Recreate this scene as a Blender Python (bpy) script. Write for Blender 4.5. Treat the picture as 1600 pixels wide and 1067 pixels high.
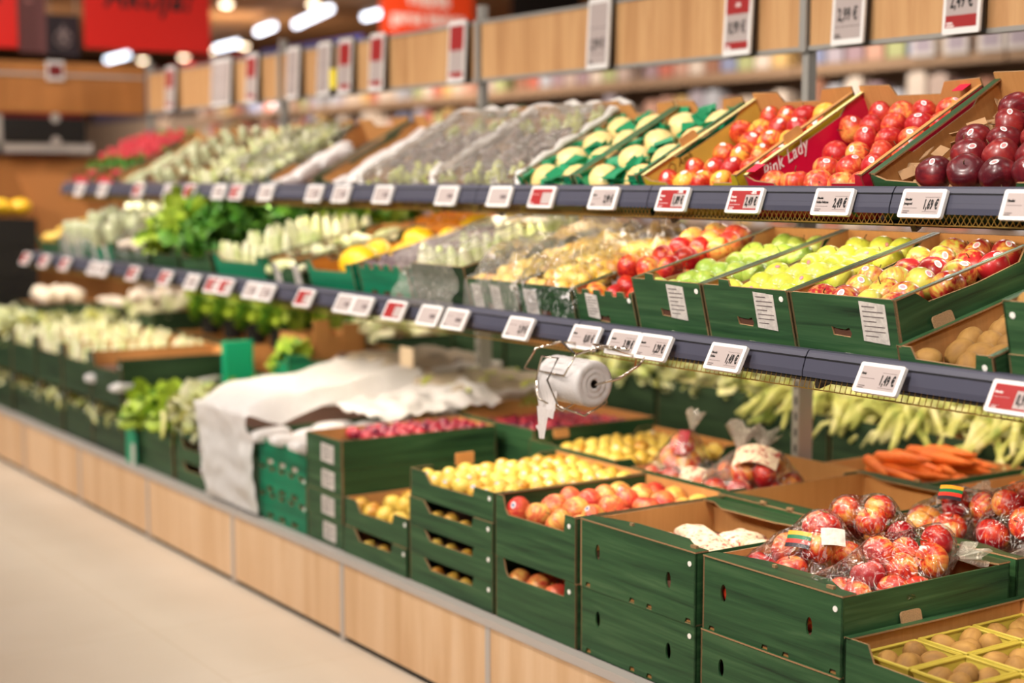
import bpy, bmesh, math, random
from mathutils import Vector, Matrix, noise, geometry
PI = math.pi
R = math.radians
rnd = random.Random(7)
sc = bpy.context.scene
for o in list(bpy.data.objects): bpy.data.objects.remove(o)
col = sc.collection

# ------------------------------------------------------------------ camera
cd = bpy.data.cameras.new('camera')
cam = bpy.data.objects.new('camera', cd); col.objects.link(cam)
cd.sensor_width = 36.0
cd.lens = 36.0 * 2409.0 / 1600.0
cd.clip_start = 0.05; cd.clip_end = 200
cam.location = (0, 0, 1.49)
cam.rotation_euler = (R(90 - 6.0), 0, R(-34.0))
cd.dof.use_dof = True
cd.dof.focus_distance = 3.4
cd.dof.aperture_fstop = 1.5
cd.dof.aperture_blades = 0
sc.camera = cam

# ------------------------------------------------------------------ world, exposure, light
w = bpy.data.worlds.new('world'); sc.world = w; w.use_nodes = True
w.node_tree.nodes['Background'].inputs[0].default_value = (1.0, 0.88, 0.76, 1)
w.node_tree.nodes['Background'].inputs[1].default_value = 0.15
sc.view_settings.view_transform = 'Standard'
sc.view_settings.look = 'None'
sc.view_settings.exposure = -0.75
sc.view_settings.gamma = 1.0
try: sc.view_settings.use_curve_mapping = False
except Exception: pass
sc.cycles.use_denoising = True
sc.cycles.max_bounces = 8
sc.cycles.diffuse_bounces = 3
sc.cycles.glossy_bounces = 3
sc.cycles.transmission_bounces = 4
sc.cycles.transparent_max_bounces = 16
sc.cycles.caustics_reflective = False
sc.cycles.caustics_refractive = False
sc.cycles.sample_clamp_indirect = 6.0

def area(loc, tgt, sx, sy, power, colr=(1.0, 0.86, 0.70), spread=180):
    l = bpy.data.lights.new('lamp_or_fill_light', 'AREA'); l.shape = 'RECTANGLE'
    l.size = sx; l.size_y = sy; l.energy = power; l.color = colr
    l.spread = R(spread)
    o = bpy.data.objects.new('lamp_or_fill_light', l); col.objects.link(o)
    o.location = loc
    d = Vector(tgt) - Vector(loc)
    o.rotation_euler = d.to_track_quat('-Z', 'Y').to_euler()
    o['kind'] = 'helper'
    return o
# rows of track lamps: above the aisle, across it, over the centre of the display and behind it
LW = (1.0, 0.93, 0.85)
for k in range(6):
    y = 0.2 + 1.75 * k
    area((1.0, y, 3.45), (2.6, y + 0.1, 1.0), 0.25, 0.5, 37, LW, 120)
for k in range(5):
    y = -1.0 + 2.2 * k
    area((-1.6, y, 3.2), (3.1, y + 0.8, 1.0), 0.5, 0.6, 24, LW, 50)
for k in range(6):
    y = 1.0 + 1.75 * k
    area((3.42, y, 3.6), (3.42, y, 0.6), 0.4, 0.6, 10, LW, 150)
for k in range(5):
    y = 1.2 + 2.2 * k
    area((6.3, y, 3.2), (4.1, y, 0.8), 0.5, 0.6, 34, LW, 130)
for k in range(5):
    y = 8.0 + 4.0 * k
    area((6.6, y, 3.6), (9.5, y, 1.2), 1.0, 1.0, 85, (1.0, 0.88, 0.76), 160)
area((1.0, 13.0, 3.5), (2.6, 9.0, 1.2), 0.8, 0.8, 30, LW)
area((2.4, 7.4, 3.3), (3.3, 9.5, 2.6), 0.5, 0.5, 26, LW)  # unseen fill light added to brighten the hanging signs
for (x, y) in ((8.5, 17.0), (10.0, 23.0), (6.0, 12.5)):  # unseen uplights added to brighten the far ceiling, no fixtures
    area((x, y, 2.9), (x + 1.0, y + 2.5, 4.1), 1.2, 1.2, 130, (1.0, 0.86, 0.72))
# light strips under the shelves (their housings are built with the shelves)
for (x, z, tx, tz) in ((2.70, 1.392, 2.98, 1.10), (2.53, 1.030, 3.0, 0.55), (3.64, 1.18, 4.1, 0.7)):
    area((x, 4.35, z), (tx, 4.35, tz), 7.3, 0.025, 24 if z > 1.3 else 70, (1.0, 0.86, 0.66), 170)

# ------------------------------------------------------------------ materials
def lin(c):
    r = []
    for v in c[:3]:
        v = v / 255.0
        r.append(v / 12.92 if v <= 0.04045 else ((v + 0.055) / 1.055) ** 2.4)
    return (r[0], r[1], r[2], 1.0)
MC = {}
def newmat(name):
    m = bpy.data.materials.new(name); m.use_nodes = True
    nt = m.node_tree
    b = nt.nodes['Principled BSDF']
    return m, nt, b
def N(nt, t, **kw):
    n = nt.nodes.new(t)
    for k, v in kw.items():
        if k in n.inputs: n.inputs[k].default_value = v
        else: setattr(n, k, v)
    return n
def ramp(nt, stops, interp='LINEAR'):
    n = nt.nodes.new('ShaderNodeValToRGB'); cr = n.color_ramp; cr.interpolation = interp
    while len(cr.elements) < len(stops): cr.elements.new(0.5)
    for e, (p, c) in zip(cr.elements, stops): e.position = p; e.color = c
    return n
def flat(name, c, rough=0.5, metal=0.0, spec=0.5, bump=0.0, bscale=40, var=0.0, coat=0.0):
    if name in MC: return MC[name]
    m, nt, b = newmat(name)
    b.inputs['Base Color'].default_value = lin(c)
    b.inputs['Roughness'].default_value = rough
    b.inputs['Metallic'].default_value = metal
    b.inputs['Specular IOR Level'].default_value = spec
    b.inputs['Coat Weight'].default_value = coat
    if var or bump:
        tc = N(nt, 'ShaderNodeTexCoord'); no = N(nt, 'ShaderNodeTexNoise', Scale=bscale, Detail=4.0)
        nt.links.new(tc.outputs['Object'], no.inputs['Vector'])
        if var:
            a = lin(c); lo = tuple(x * (1 - var) for x in a[:3]) + (1,); hi = tuple(min(1, x * (1 + var)) for x in a[:3]) + (1,)
            rp = ramp(nt, [(0.3, lo), (0.7, hi)])
            nt.links.new(no.outputs['Fac'], rp.inputs['Fac']); nt.links.new(rp.outputs['Color'], b.inputs['Base Color'])
        if bump:
            bp = N(nt, 'ShaderNodeBump', Strength=bump, Distance=0.002)
            nt.links.new(no.outputs['Fac'], bp.inputs['Height']); nt.links.new(bp.outputs['Normal'], b.inputs['Normal'])
    MC[name] = m; return m
def streaky(name, scale, stops, rough=0.6, bump=0.0, wave=None, objrand=True, coord='Object', spec=0.3):
    """noise stretched along one axis: printed or real wood grain"""
    if name in MC: return MC[name]
    m, nt, b = newmat(name)
    tc = N(nt, 'ShaderNodeTexCoord'); mp = N(nt, 'ShaderNodeMapping')
    mp.inputs['Scale'].default_value = scale
    nt.links.new(tc.outputs[coord], mp.inputs['Vector'])
    if objrand:
        oi = N(nt, 'ShaderNodeObjectInfo'); ml = N(nt, 'ShaderNodeMath', operation='MULTIPLY'); ml.inputs[1].default_value = 37.0
        nt.links.new(oi.outputs['Random'], ml.inputs[0]); nt.links.new(ml.outputs[0], mp.inputs['Location'])
    n1 = N(nt, 'ShaderNodeTexNoise', Scale=1.0, Detail=6.0, Roughness=0.6, Distortion=0.6)
    nt.links.new(mp.outputs['Vector'], n1.inputs['Vector'])
    rp = ramp(nt, stops); nt.links.new(n1.outputs['Fac'], rp.inputs['Fac'])
    nt.links.new(rp.outputs['Color'], b.inputs['Base Color'])
    b.inputs['Roughness'].default_value = rough; b.inputs['Specular IOR Level'].default_value = spec
    if bump:
        bp = N(nt, 'ShaderNodeBump', Strength=bump, Distance=0.001)
        nt.links.new(n1.outputs['Fac'], bp.inputs['Height']); nt.links.new(bp.outputs['Normal'], b.inputs['Normal'])
    MC[name] = m; return m
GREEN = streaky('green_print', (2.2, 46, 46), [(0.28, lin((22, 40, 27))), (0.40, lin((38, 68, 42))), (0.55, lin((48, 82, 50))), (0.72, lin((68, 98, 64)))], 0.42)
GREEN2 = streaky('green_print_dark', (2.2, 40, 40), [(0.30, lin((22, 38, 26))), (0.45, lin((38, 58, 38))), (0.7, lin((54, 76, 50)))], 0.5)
TEAL = streaky('teal_print', (2.0, 40, 40), [(0.30, lin((6, 80, 55))), (0.5, lin((12, 112, 78))), (0.7, lin((26, 130, 92)))], 0.45)
TEALB = flat('bright_teal', (0, 148, 108), 0.45)
KRAFT = streaky('kraft_board', (90, 3, 3), [(0.3, lin((188, 132, 76))), (0.7, lin((198, 142, 84)))], 0.75, 0.1)
EDGE = flat('board_edge', (150, 116, 80), 0.85, bump=0.5, bscale=400, var=0.25)
OAK = streaky('oak_laminate', (9, 9, 0.7), [(0.25, lin((196, 154, 112))), (0.45, lin((212, 174, 134))), (0.62, lin((222, 188, 152))), (0.8, lin((204, 164, 122)))], 0.45, 0.08)
OAKD = streaky('oak_board', (14, 14, 1.1), [(0.25, lin((158, 112, 70))), (0.45, lin((186, 140, 94))), (0.62, lin((200, 156, 108))), (0.8, lin((168, 124, 78)))], 0.5, 0.1)
PANELB = streaky('brown_panel', (6, 6, 1.0), [(0.3, lin((150, 96, 48))), (0.7, lin((184, 122, 66)))], 0.6)
TRIM = flat('grey_trim', (186, 178, 172), 0.4, 0.2)
STEEL = flat('steel', (164, 160, 154), 0.4, 0.35)
STEELD = flat('painted_steel_dark', (84, 82, 84), 0.5, 0.3)
CHROME = flat('chrome', (215, 205, 190), 0.14, 1.0)
RAIL = flat('rail_slate', (68, 68, 82), 0.38, 0.0, 0.4)
RAILD = flat('rail_groove', (18, 18, 24), 0.6)
BRASS = flat('wire_yellow', (206, 168, 92), 0.3, 0.8)
WHITE = flat('white_plastic', (226, 222, 219), 0.4)
SCREEN = flat('paper_grey_screen', (170, 156, 152), 0.5)
REDC = flat('red_screen', (150, 16, 16), 0.5)
BLACK = flat('black_ink', (14, 14, 14), 0.6)
WHITEINK = flat('white_ink', (245, 240, 236), 0.6)
DARKP = flat('dark_plastic', (22, 20, 20), 0.5)
PAPER = streaky('label_paper', (60, 60, 60), [(0.35, lin((180, 172, 166))), (0.6, lin((206, 198, 190)))], 0.7)
PINK = flat('pink_print', (214, 18, 66), 0.4)
PINKD = flat('deep_pink_print', (186, 16, 48), 0.45)
CREAM = flat('cream_print', (238, 222, 150), 0.5)
YELLOWP = flat('yellow_print', (226, 192, 84), 0.5, var=0.1, bscale=8)
SIGNRED = flat('sign_red', (222, 24, 10), 0.5)
SIGNORANGE = flat('sign_orange', (236, 74, 30), 0.5)
SIGNDIM = flat('sign_mauve', (112, 66, 66), 0.6)
SIGNDARK = flat('sign_dark', (44, 34, 42), 0.6)
LINEINK = flat('text_grey', (96, 84, 84), 0.7)
TISSUE = flat('green_tissue', (0, 132, 84), 0.55, bump=0.8, bscale=60)
BROWNPAPER = flat('brown_paper', (168, 130, 92), 0.85, bump=1.0, bscale=30, var=0.1)
PULP = flat('tray_pulp', (96, 62, 46), 0.8)
PULPG = flat('tray_pulp_green', (34, 74, 44), 0.7)
PUNNET = flat('yellow_punnet', (184, 164, 66), 0.4)

def fruit(name, base, mid, blush, p0=0.4, p1=0.6, scale=14, streak=0.35, rough=0.36, speck=None, bump=0.0, coat=0.12, oscale=120.0):
    m, nt, b = newmat(name)
    tc = N(nt, 'ShaderNodeTexCoord'); oi = N(nt, 'ShaderNodeObjectInfo')
    ad = N(nt, 'ShaderNodeVectorMath', operation='ADD'); sc_ = N(nt, 'ShaderNodeMath', operation='MULTIPLY'); sc_.inputs[1].default_value = 23.0
    nt.links.new(oi.outputs['Random'], sc_.inputs[0])
    nt.links.new(tc.outputs['Object'], ad.inputs[0]); nt.links.new(sc_.outputs[0], ad.inputs[1])
    n1 = N(nt, 'ShaderNodeTexNoise', Scale=float(scale), Detail=2.0); nt.links.new(ad.outputs[0], n1.inputs['Vector'])
    mp = N(nt, 'ShaderNodeMapping'); mp.inputs['Scale'].default_value = (1, 1, 0.14)
    nt.links.new(ad.outputs[0], mp.inputs['Vector'])
    n2 = N(nt, 'ShaderNodeTexNoise', Scale=oscale, Detail=3.0); nt.links.new(mp.outputs['Vector'], n2.inputs['Vector'])
    mx = N(nt, 'ShaderNodeMix'); mx.data_type = 'FLOAT'; mx.inputs[0].default_value = streak
    nt.links.new(n1.outputs['Fac'], mx.inputs[2]); nt.links.new(n2.outputs['Fac'], mx.inputs[3])
    # per fruit shift of ripeness
    sh = N(nt, 'ShaderNodeMath', operation='MULTIPLY_ADD'); sh.inputs[1].default_value = 0.16; sh.inputs[2].default_value = -0.08
    nt.links.new(oi.outputs['Random'], sh.inputs[0])
    a2 = N(nt, 'ShaderNodeMath', operation='ADD'); nt.links.new(mx.outputs[0], a2.inputs[0]); nt.links.new(sh.outputs[0], a2.inputs[1])
    rp = ramp(nt, [(p0, lin(base)), ((p0 + p1) / 2, lin(mid)), (p1, lin(blush))])
    nt.links.new(a2.outputs[0], rp.inputs['Fac'])
    out = rp.outputs['Color']
    if speck:
        vo = N(nt, 'ShaderNodeTexVoronoi', Scale=260.0); nt.links.new(ad.outputs[0], vo.inputs['Vector'])
        r2 = ramp(nt, [(0.0, (1, 1, 1, 1)), (0.16, (0, 0, 0, 1))]); nt.links.new(vo.outputs['Distance'], r2.inputs['Fac'])
        m2 = N(nt, 'ShaderNodeMix'); m2.data_type = 'RGBA'; nt.links.new(r2.outputs['Color'], m2.inputs[0])
        nt.links.new(out, m2.inputs[6]); m2.inputs[7].default_value = lin(speck); out = m2.outputs[2]
    nt.links.new(out, b.inputs['Base Color'])
    b.inputs['Roughness'].default_value = rough; b.inputs['Coat Weight'].default_value = coat; b.inputs['Coat Roughness'].default_value = 0.12
    b.inputs['Subsurface Weight'].default_value = 0.0
    if bump:
        bp = N(nt, 'ShaderNodeBump', Strength=bump, Distance=0.001); nt.links.new(n2.outputs['Fac'], bp.inputs['Height']); nt.links.new(bp.outputs['Normal'], b.inputs['Normal'])
    MC[name] = m; return m
F_PINK = fruit('apple_pink_red', (230, 160, 80), (208, 72, 44), (176, 24, 30), 0.36, 0.58, speck=(240, 150, 110))
F_BRAE = fruit('apple_orange_red', (234, 178, 66), (214, 72, 36), (176, 22, 24), 0.38, 0.60)
F_DARK = fruit('apple_dark_red', (146, 40, 36), (112, 20, 28), (74, 10, 22), 0.35, 0.62, rough=0.35, speck=(170, 90, 90))
F_GREEN = fruit('apple_pale_green', (186, 196, 88), (160, 184, 72), (130, 164, 62), 0.35, 0.65, speck=(220, 226, 160))
F_YG = fruit('apple_yellow_green', (214, 212, 84), (198, 202, 66), (174, 188, 58), 0.35, 0.65, speck=(236, 236, 170))
F_JONA = fruit('apple_red_over_green', (196, 190, 78), (196, 130, 62), (160, 26, 32), 0.42, 0.56)
F_RED = fruit('apple_bright_red', (232, 160, 76), (206, 62, 38), (158, 14, 26), 0.38, 0.58)
F_PEACH = fruit('apple_peach_pink', (240, 190, 96), (228, 116, 70), (204, 56, 50), 0.38, 0.62)
F_PEAR = fruit('pear_yellow', (238, 206, 96), (228, 188, 78), (196, 130, 44), 0.38, 0.66, streak=0.2)
F_KIWI = fruit('kiwi_brown', (164, 124, 60), (146, 106, 48), (120, 84, 38), 0.3, 0.7, rough=0.75, bump=0.5, coat=0)
F_PLUM = fruit('plum_purple', (198, 60, 70), (150, 30, 54), (96, 24, 56), 0.36, 0.62)
F_MELON = fruit('melon_cream', (234, 208, 150), (232, 202, 132), (222, 188, 116), 0.3, 0.7, rough=0.45, streak=0.6)
F_MANGO = fruit('melon_yellow', (250, 206, 50), (248, 196, 30), (238, 176, 20), 0.3, 0.7, rough=0.4)
F_CARROT = fruit('carrot_orange', (240, 130, 50), (232, 112, 32), (214, 92, 24), 0.3, 0.7, rough=0.5, streak=0.1, coat=0.05)
F_DATE = fruit('date_mauve', (128, 110, 110), (100, 80, 84), (80, 60, 66), 0.3, 0.7, rough=0.6)
F_ENDIVE = fruit('endive_cream', (228, 224, 190), (208, 212, 156), (170, 186, 100), 0.4, 0.7, rough=0.4)
F_MUSH = fruit('mushroom_white', (244, 232, 214), (238, 222, 198), (222, 200, 170), 0.3, 0.7, rough=0.6, coat=0)
F_GRAPE = fruit('grape_green', (186, 186, 96), (168, 172, 80), (146, 152, 70), 0.3, 0.7)
F_GRAPEB = fruit('grape_dark', (112, 80, 66), (84, 58, 54), (60, 40, 42), 0.3, 0.7, rough=0.45)
F_ORANGE = fruit('orange_peel', (250, 160, 40), (246, 146, 26), (236, 128, 16), 0.3, 0.7, bump=0.4)
F_RADISH = fruit('radish_red', (216, 60, 70), (196, 30, 50), (170, 16, 40), 0.3, 0.7)
F_ONION = fruit('onion_brown', (220, 150, 90), (200, 120, 66), (176, 96, 50), 0.3, 0.7)
LEAFG = flat('leaf_green', (90, 140, 40), 0.5, var=0.35, bscale=25)
LEAFD = flat('leaf_dark_green', (64, 122, 34), 0.5, var=0.35, bscale=25)
LEAFY = flat('leaf_yellow_green', (164, 188, 56), 0.5, var=0.3, bscale=25)
LEEKM = streaky('leek_pale', (9, 9, 9), [(0.35, lin((138, 156, 70))), (0.5, lin((200, 198, 112))), (0.65, lin((230, 224, 168)))], 0.45)
STEMM = flat('stem_brown', (92, 66, 34), 0.8)

def film(name, c, alpha, rough=0.12, bump=0.6, bscale=35, trans=0.3, crease_glint=0.5, ior=1.3):
    """thin plastic: mostly clear, with glossy reflection and whitish fold streaks painted in as highlights"""
    m, nt, b = newmat(name)
    nt.nodes.remove(b)
    out = nt.nodes['Material Output']
    tr = N(nt, 'ShaderNodeBsdfTransparent'); gl = N(nt, 'ShaderNodeBsdfGlossy'); gl.inputs['Roughness'].default_value = rough
    df = N(nt, 'ShaderNodeBsdfDiffuse'); df.inputs[0].default_value = lin(c)
    tl = N(nt, 'ShaderNodeBsdfTranslucent'); tl.inputs[0].default_value = lin(c)
    mt = N(nt, 'ShaderNodeMixShader'); mt.inputs[0].default_value = trans
    nt.links.new(df.outputs[0], mt.inputs[1]); nt.links.new(tl.outputs[0], mt.inputs[2])
    tc = N(nt, 'ShaderNodeTexCoord'); mp = N(nt, 'ShaderNodeMapping'); mp.inputs['Scale'].default_value = (1, 1, 0.45)
    nt.links.new(tc.outputs['Object'], mp.inputs['Vector'])
    no = N(nt, 'ShaderNodeTexNoise', Scale=float(bscale), Detail=3.0, Distortion=1.5); nt.links.new(mp.outputs[0], no.inputs['Vector'])
    bp = N(nt, 'ShaderNodeBump', Strength=bump, Distance=0.008); nt.links.new(no.outputs['Fac'], bp.inputs['Height'])
    nt.links.new(bp.outputs['Normal'], gl.inputs['Normal'])
    fr = N(nt, 'ShaderNodeFresnel', IOR=ior); nt.links.new(bp.outputs['Normal'], fr.inputs['Normal'])
    rp = ramp(nt, [(0.0, (alpha,) * 3 + (1,)), (0.475, (alpha,) * 3 + (1,)), (0.50, (min(1, alpha + crease_glint * .5),) * 3 + (1,)), (0.525, (alpha,) * 3 + (1,)), (0.64, (alpha,) * 3 + (1,)), (0.70, (min(1, alpha + crease_glint),) * 3 + (1,))])  # white streaks painted from noise in place of highlights on the folds
    nt.links.new(no.outputs['Fac'], rp.inputs['Fac'])
    m1 = N(nt, 'ShaderNodeMixShader'); nt.links.new(rp.outputs['Color'], m1.inputs[0])
    nt.links.new(tr.outputs[0], m1.inputs[1]); nt.links.new(mt.outputs[0], m1.inputs[2])
    mu = N(nt, 'ShaderNodeMath', operation='MULTIPLY_ADD'); mu.use_clamp = True; mu.inputs[1].default_value = 0.55; mu.inputs[2].default_value = 0.035
    nt.links.new(fr.outputs[0], mu.inputs[0])
    mx = N(nt, 'ShaderNodeMixShader'); nt.links.new(mu.outputs[0], mx.inputs[0])
    nt.links.new(m1.outputs[0], mx.inputs[1]); nt.links.new(gl.outputs[0], mx.inputs[2])
    nt.links.new(mx.outputs[0], out.inputs['Surface'])
    MC[name] = m; return m
FILM = film('clear_film', (246, 242, 242), 0.0, 0.06, 1.0, 30, 0.05, 0.6)
FILMK = film('bunched_film', (250, 240, 230), 0.34, 0.12, 1.0, 30, 0.4, 0.6)
FILMP = film('paper_film', (232, 212, 184), 0.62, 0.3, 1.0, 18, 0.3, 0.3)
REDP = flat('red_bag_print', (160, 16, 36), 0.35)
LINING = flat('white_lining', (226, 212, 204), 0.6, bump=1.0, bscale=40)
FILMW = film('milky_film', (250, 244, 238), 0.85, 0.25, 0.9, 22, 0.4)
FILMS = film('white_sheet', (255, 250, 248), 0.93, 0.4, 0.8, 16, 0.4)
FILMC = film('cloudy_film', (240, 232, 220), 0.14, 0.16, 1.0, 24, 0.2, 0.5)
FILMN = film('bag_roll_plastic', (226, 220, 218), 0.93, 0.22, 0.7, 60, 0.2)
PRINTRED = streaky('paper_red_print', (70, 70, 70), [(0.46, lin((238, 218, 190))), (0.56, lin((230, 190, 164))), (0.62, lin((170, 50, 50)))], 0.6)

# ------------------------------------------------------------------ mesh helpers
def link(o, parent=None):
    col.objects.link(o)
    if parent is not None: o.parent = parent
    return o
def mesh_obj(name, me, parent=None, mtx=None):
    o = bpy.data.objects.new(name, me); link(o, parent)
    if mtx is not None: o.matrix_local = mtx
    return o
def tag(o, label=None, cat=None, group=None, kind=None):
    if label: o['label'] = label
    if cat: o['category'] = cat
    if group: o['group'] = group
    if kind: o['kind'] = kind
    return o
def empty(name, mtx, label=None, cat=None, group=None, kind=None):
    o = bpy.data.objects.new(name, None); o.empty_display_size = 0.05; link(o)
    o.matrix_world = mtx if isinstance(mtx, Matrix) else Matrix.Translation(mtx)
    o.matrix_basis = mtx if isinstance(mtx, Matrix) else Matrix.Translation(mtx)
    return tag(o, label, cat, group, kind)
class MB:
    def __init__(s): s.v = []; s.f = []; s.m = []
    def add(s, vs, fs, mi=0):
        b = len(s.v); s.v += [tuple(v) for v in vs]
        for f in fs: s.f.append(tuple(b + i for i in f)); s.m.append(mi)
        return s
    def box(s, x0, x1, y0, y1, z0, z1, mi=0, M=None):
        vs = [Vector(p) for p in ((x0,y0,z0),(x1,y0,z0),(x1,y1,z0),(x0,y1,z0),(x0,y0,z1),(x1,y0,z1),(x1,y1,z1),(x0,y1,z1))]
        if M: vs = [M @ v for v in vs]
        return s.add(vs, [(0,3,2,1),(4,5,6,7),(0,1,5,4),(1,2,6,5),(2,3,7,6),(3,0,4,7)], mi)
    def tube(s, pts, r, n=6, mi=0, closed=False, taper=None):
        pts = [Vector(p) for p in pts]; rings = []; L = len(pts)
        up0 = Vector((0.13, 0.27, 0.95))
        for i, p in enumerate(pts):
            a = pts[(i - 1) % L] if (closed or i > 0) else p
            c = pts[(i + 1) % L] if (closed or i < L - 1) else p
            t = (c - a).normalized() if (c - a).length > 1e-9 else Vector((0, 0, 1))
            u = t.cross(up0)
            if u.length < 0.05: u = t.cross(Vector((1, 0, 0)))
            u.normalize(); v = t.cross(u)
            rr = r if taper is None else r * taper[i]
            rings.append([p + (u * math.cos(2 * PI * k / n) + v * math.sin(2 * PI * k / n)) * rr for k in range(n)])
        vs = [q for rg in rings for q in rg]; fs = []
        for i in range(L if closed else L - 1):
            j = (i + 1) % L
            for k in range(n):
                k2 = (k + 1) % n
                fs.append((i * n + k, i * n + k2, j * n + k2, j * n + k))
        if not closed:
            fs.append(tuple(reversed(range(n)))); fs.append(tuple((L - 1) * n + k for k in range(n)))
        return s.add(vs, fs, mi)
    def lathe(s, prof, n=16, mi=0, M=None, lobes=0, la=0.0):
        """prof: (r, z) from bottom to top, ends on the axis"""
        vs = []; fs = []; P = len(prof); idx = []
        for (r, z) in prof:
            if r < 1e-6: idx.append([len(vs)] * n); vs.append(Vector((0, 0, z)))
            else:
                row = []
                for k in range(n):
                    a = 2 * PI * k / n; q = r * (1 + la * math.cos(lobes * a)) if lobes else r
                    row.append(len(vs)); vs.append(Vector((q * math.cos(a), q * math.sin(a), z)))
                idx.append(row)
        for i in range(P - 1):
            for k in range(n):
                k2 = (k + 1) % n; f = [idx[i][k], idx[i][k2], idx[i + 1][k2], idx[i + 1][k]]
                g = []
                for q in f:
                    if q not in g: g.append(q)
                if len(g) > 2: fs.append(tuple(g))
        if M: vs = [M @ v for v in vs]
        return s.add(vs, fs, mi)
    def mesh(s, name, mats, smooth=False):
        me = bpy.data.meshes.new(name); me.from_pydata(s.v, [], s.f)
        for m in (mats if isinstance(mats, (list, tuple)) else [mats]): me.materials.append(m)
        me.polygons.foreach_set('material_index', s.m)
        if smooth: me.polygons.foreach_set('use_smooth', [True] * len(s.f))
        me.update(); return me
    def build(s, name, mats, parent=None, mtx=None, smooth=False):
        return mesh_obj(name, s.mesh(name, mats, smooth), parent, mtx)
def TR(x, y, z): return Matrix.Translation((x, y, z))
def axes(o, x, y, z):
    m = Matrix.Identity(4)
    for i in range(3):
        m[i][0] = x[i]; m[i][1] = y[i]; m[i][2] = z[i]; m[i][3] = o[i]
    return m
def ell(x, y, rx, ry, n=12): return [(x + rx * math.cos(-2 * PI * k / n), y + ry * math.sin(-2 * PI * k / n)) for k in range(n)]
_pc = {}
def panel(name, outer, holes, t, mats, parent, mtx):
    """flat board cut to an outline with holes; outer face towards +z, board thickness behind it"""
    key = (tuple(map(tuple, outer)), tuple(tuple(map(tuple, h)) for h in holes), t, tuple(m.name for m in mats))
    key = str(key)
    if key not in _pc:
        loops = [[Vector((p[0], p[1], 0)) for p in L] for L in [outer] + list(holes)]
        tris = geometry.tessellate_polygon(loops)
        pts = [p for L in loops for p in L]; n = len(pts)
        vs = [(p.x, p.y, 0) for p in pts] + [(p.x, p.y, -t) for p in pts]
        mb = MB(); fa = []; fb = []
        for tr in tris:
            a, b, c = (pts[i] for i in tr)
            ar = (b.x - a.x) * (c.y - a.y) - (b.y - a.y) * (c.x - a.x)
            tr = tuple(tr) if ar > 0 else tuple(reversed(tr))
            fa.append(tr); fb.append(tuple(n + i for i in reversed(tr)))
        mb.add(vs, fa, 0); mb.f += fb; mb.m += [1] * len(fb)
        k = 0
        for L in loops:
            m = len(L)
            for i in range(m):
                a, b = k + i, k + (i + 1) % m
                mb.f.append((a, a + n, b + n, b)); mb.m.append(2)
            k += m
        me = mb.mesh(name, list(mats)); bm = bmesh.new(); bm.from_mesh(me); bmesh.ops.recalc_face_normals(bm, faces=bm.faces); bm.to_mesh(me); bm.free()
        _pc[key] = me
    return mesh_obj(name, _pc[key], parent, mtx)
_tx = {}
def text(name, s, size, mat, parent, mtx, sx=0.72, bold=0.0, align='CENTER', shear=0.0, ext=0.0004):
    key = (s, size, mat.name, align, bold, shear, ext)
    if key not in _tx:
        cu = bpy.data.curves.new(name, 'FONT'); cu.body = s; cu.size = size; cu.align_x = align; cu.align_y = 'CENTER'
        cu.offset = bold; cu.shear = shear; cu.extrude = ext; cu.space_character = 1.12; cu.resolution_u = 3; cu.materials.append(mat)
        tmp = bpy.data.objects.new('tmp', cu); col.objects.link(tmp)
        dg = bpy.context.evaluated_depsgraph_get()
        me = bpy.data.meshes.new_from_object(tmp.evaluated_get(dg)); me.name = name
        bpy.data.objects.remove(tmp); bpy.data.curves.remove(cu)
        if not me.materials: me.materials.append(mat)
        _tx[key] = me
    o = bpy.data.objects.new(name, _tx[key]); link(o, parent)
    o.matrix_local = mtx @ Matrix.Diagonal((sx, 1, 1, 1))
    return o
def rbox(w_, h, d, r=.005, n=4):
    pts = []
    for (cx, cy, a0) in ((w_ / 2 - r, h / 2 - r, 0), (-w_ / 2 + r, h / 2 - r, 90), (-w_ / 2 + r, -h / 2 + r, 180), (w_ / 2 - r, -h / 2 + r, 270)):
        for k in range(n + 1): a = R(a0 + 90 * k / n); pts.append((cx + r * math.cos(a), cy + r * math.sin(a)))
    m = len(pts); vs = [(p[0], p[1], 0) for p in pts] + [(p[0], p[1], d) for p in pts]
    return MB().add(vs, [tuple(reversed(range(m))), tuple(range(m, 2 * m))] + [(k, (k + 1) % m, m + (k + 1) % m, m + k) for k in range(m)])
ORD = ['first', 'second', 'third', 'fourth', 'fifth', 'sixth', 'seventh', 'eighth', 'ninth', 'tenth', 'eleventh', 'twelfth', 'thirteenth', 'fourteenth', 'fifteenth', 'sixteenth', 'seventeenth', 'eighteenth', 'nineteenth', 'twentieth', 'twenty-first', 'twenty-second', 'twenty-third', 'twenty-fourth', 'twenty-fifth']

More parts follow.
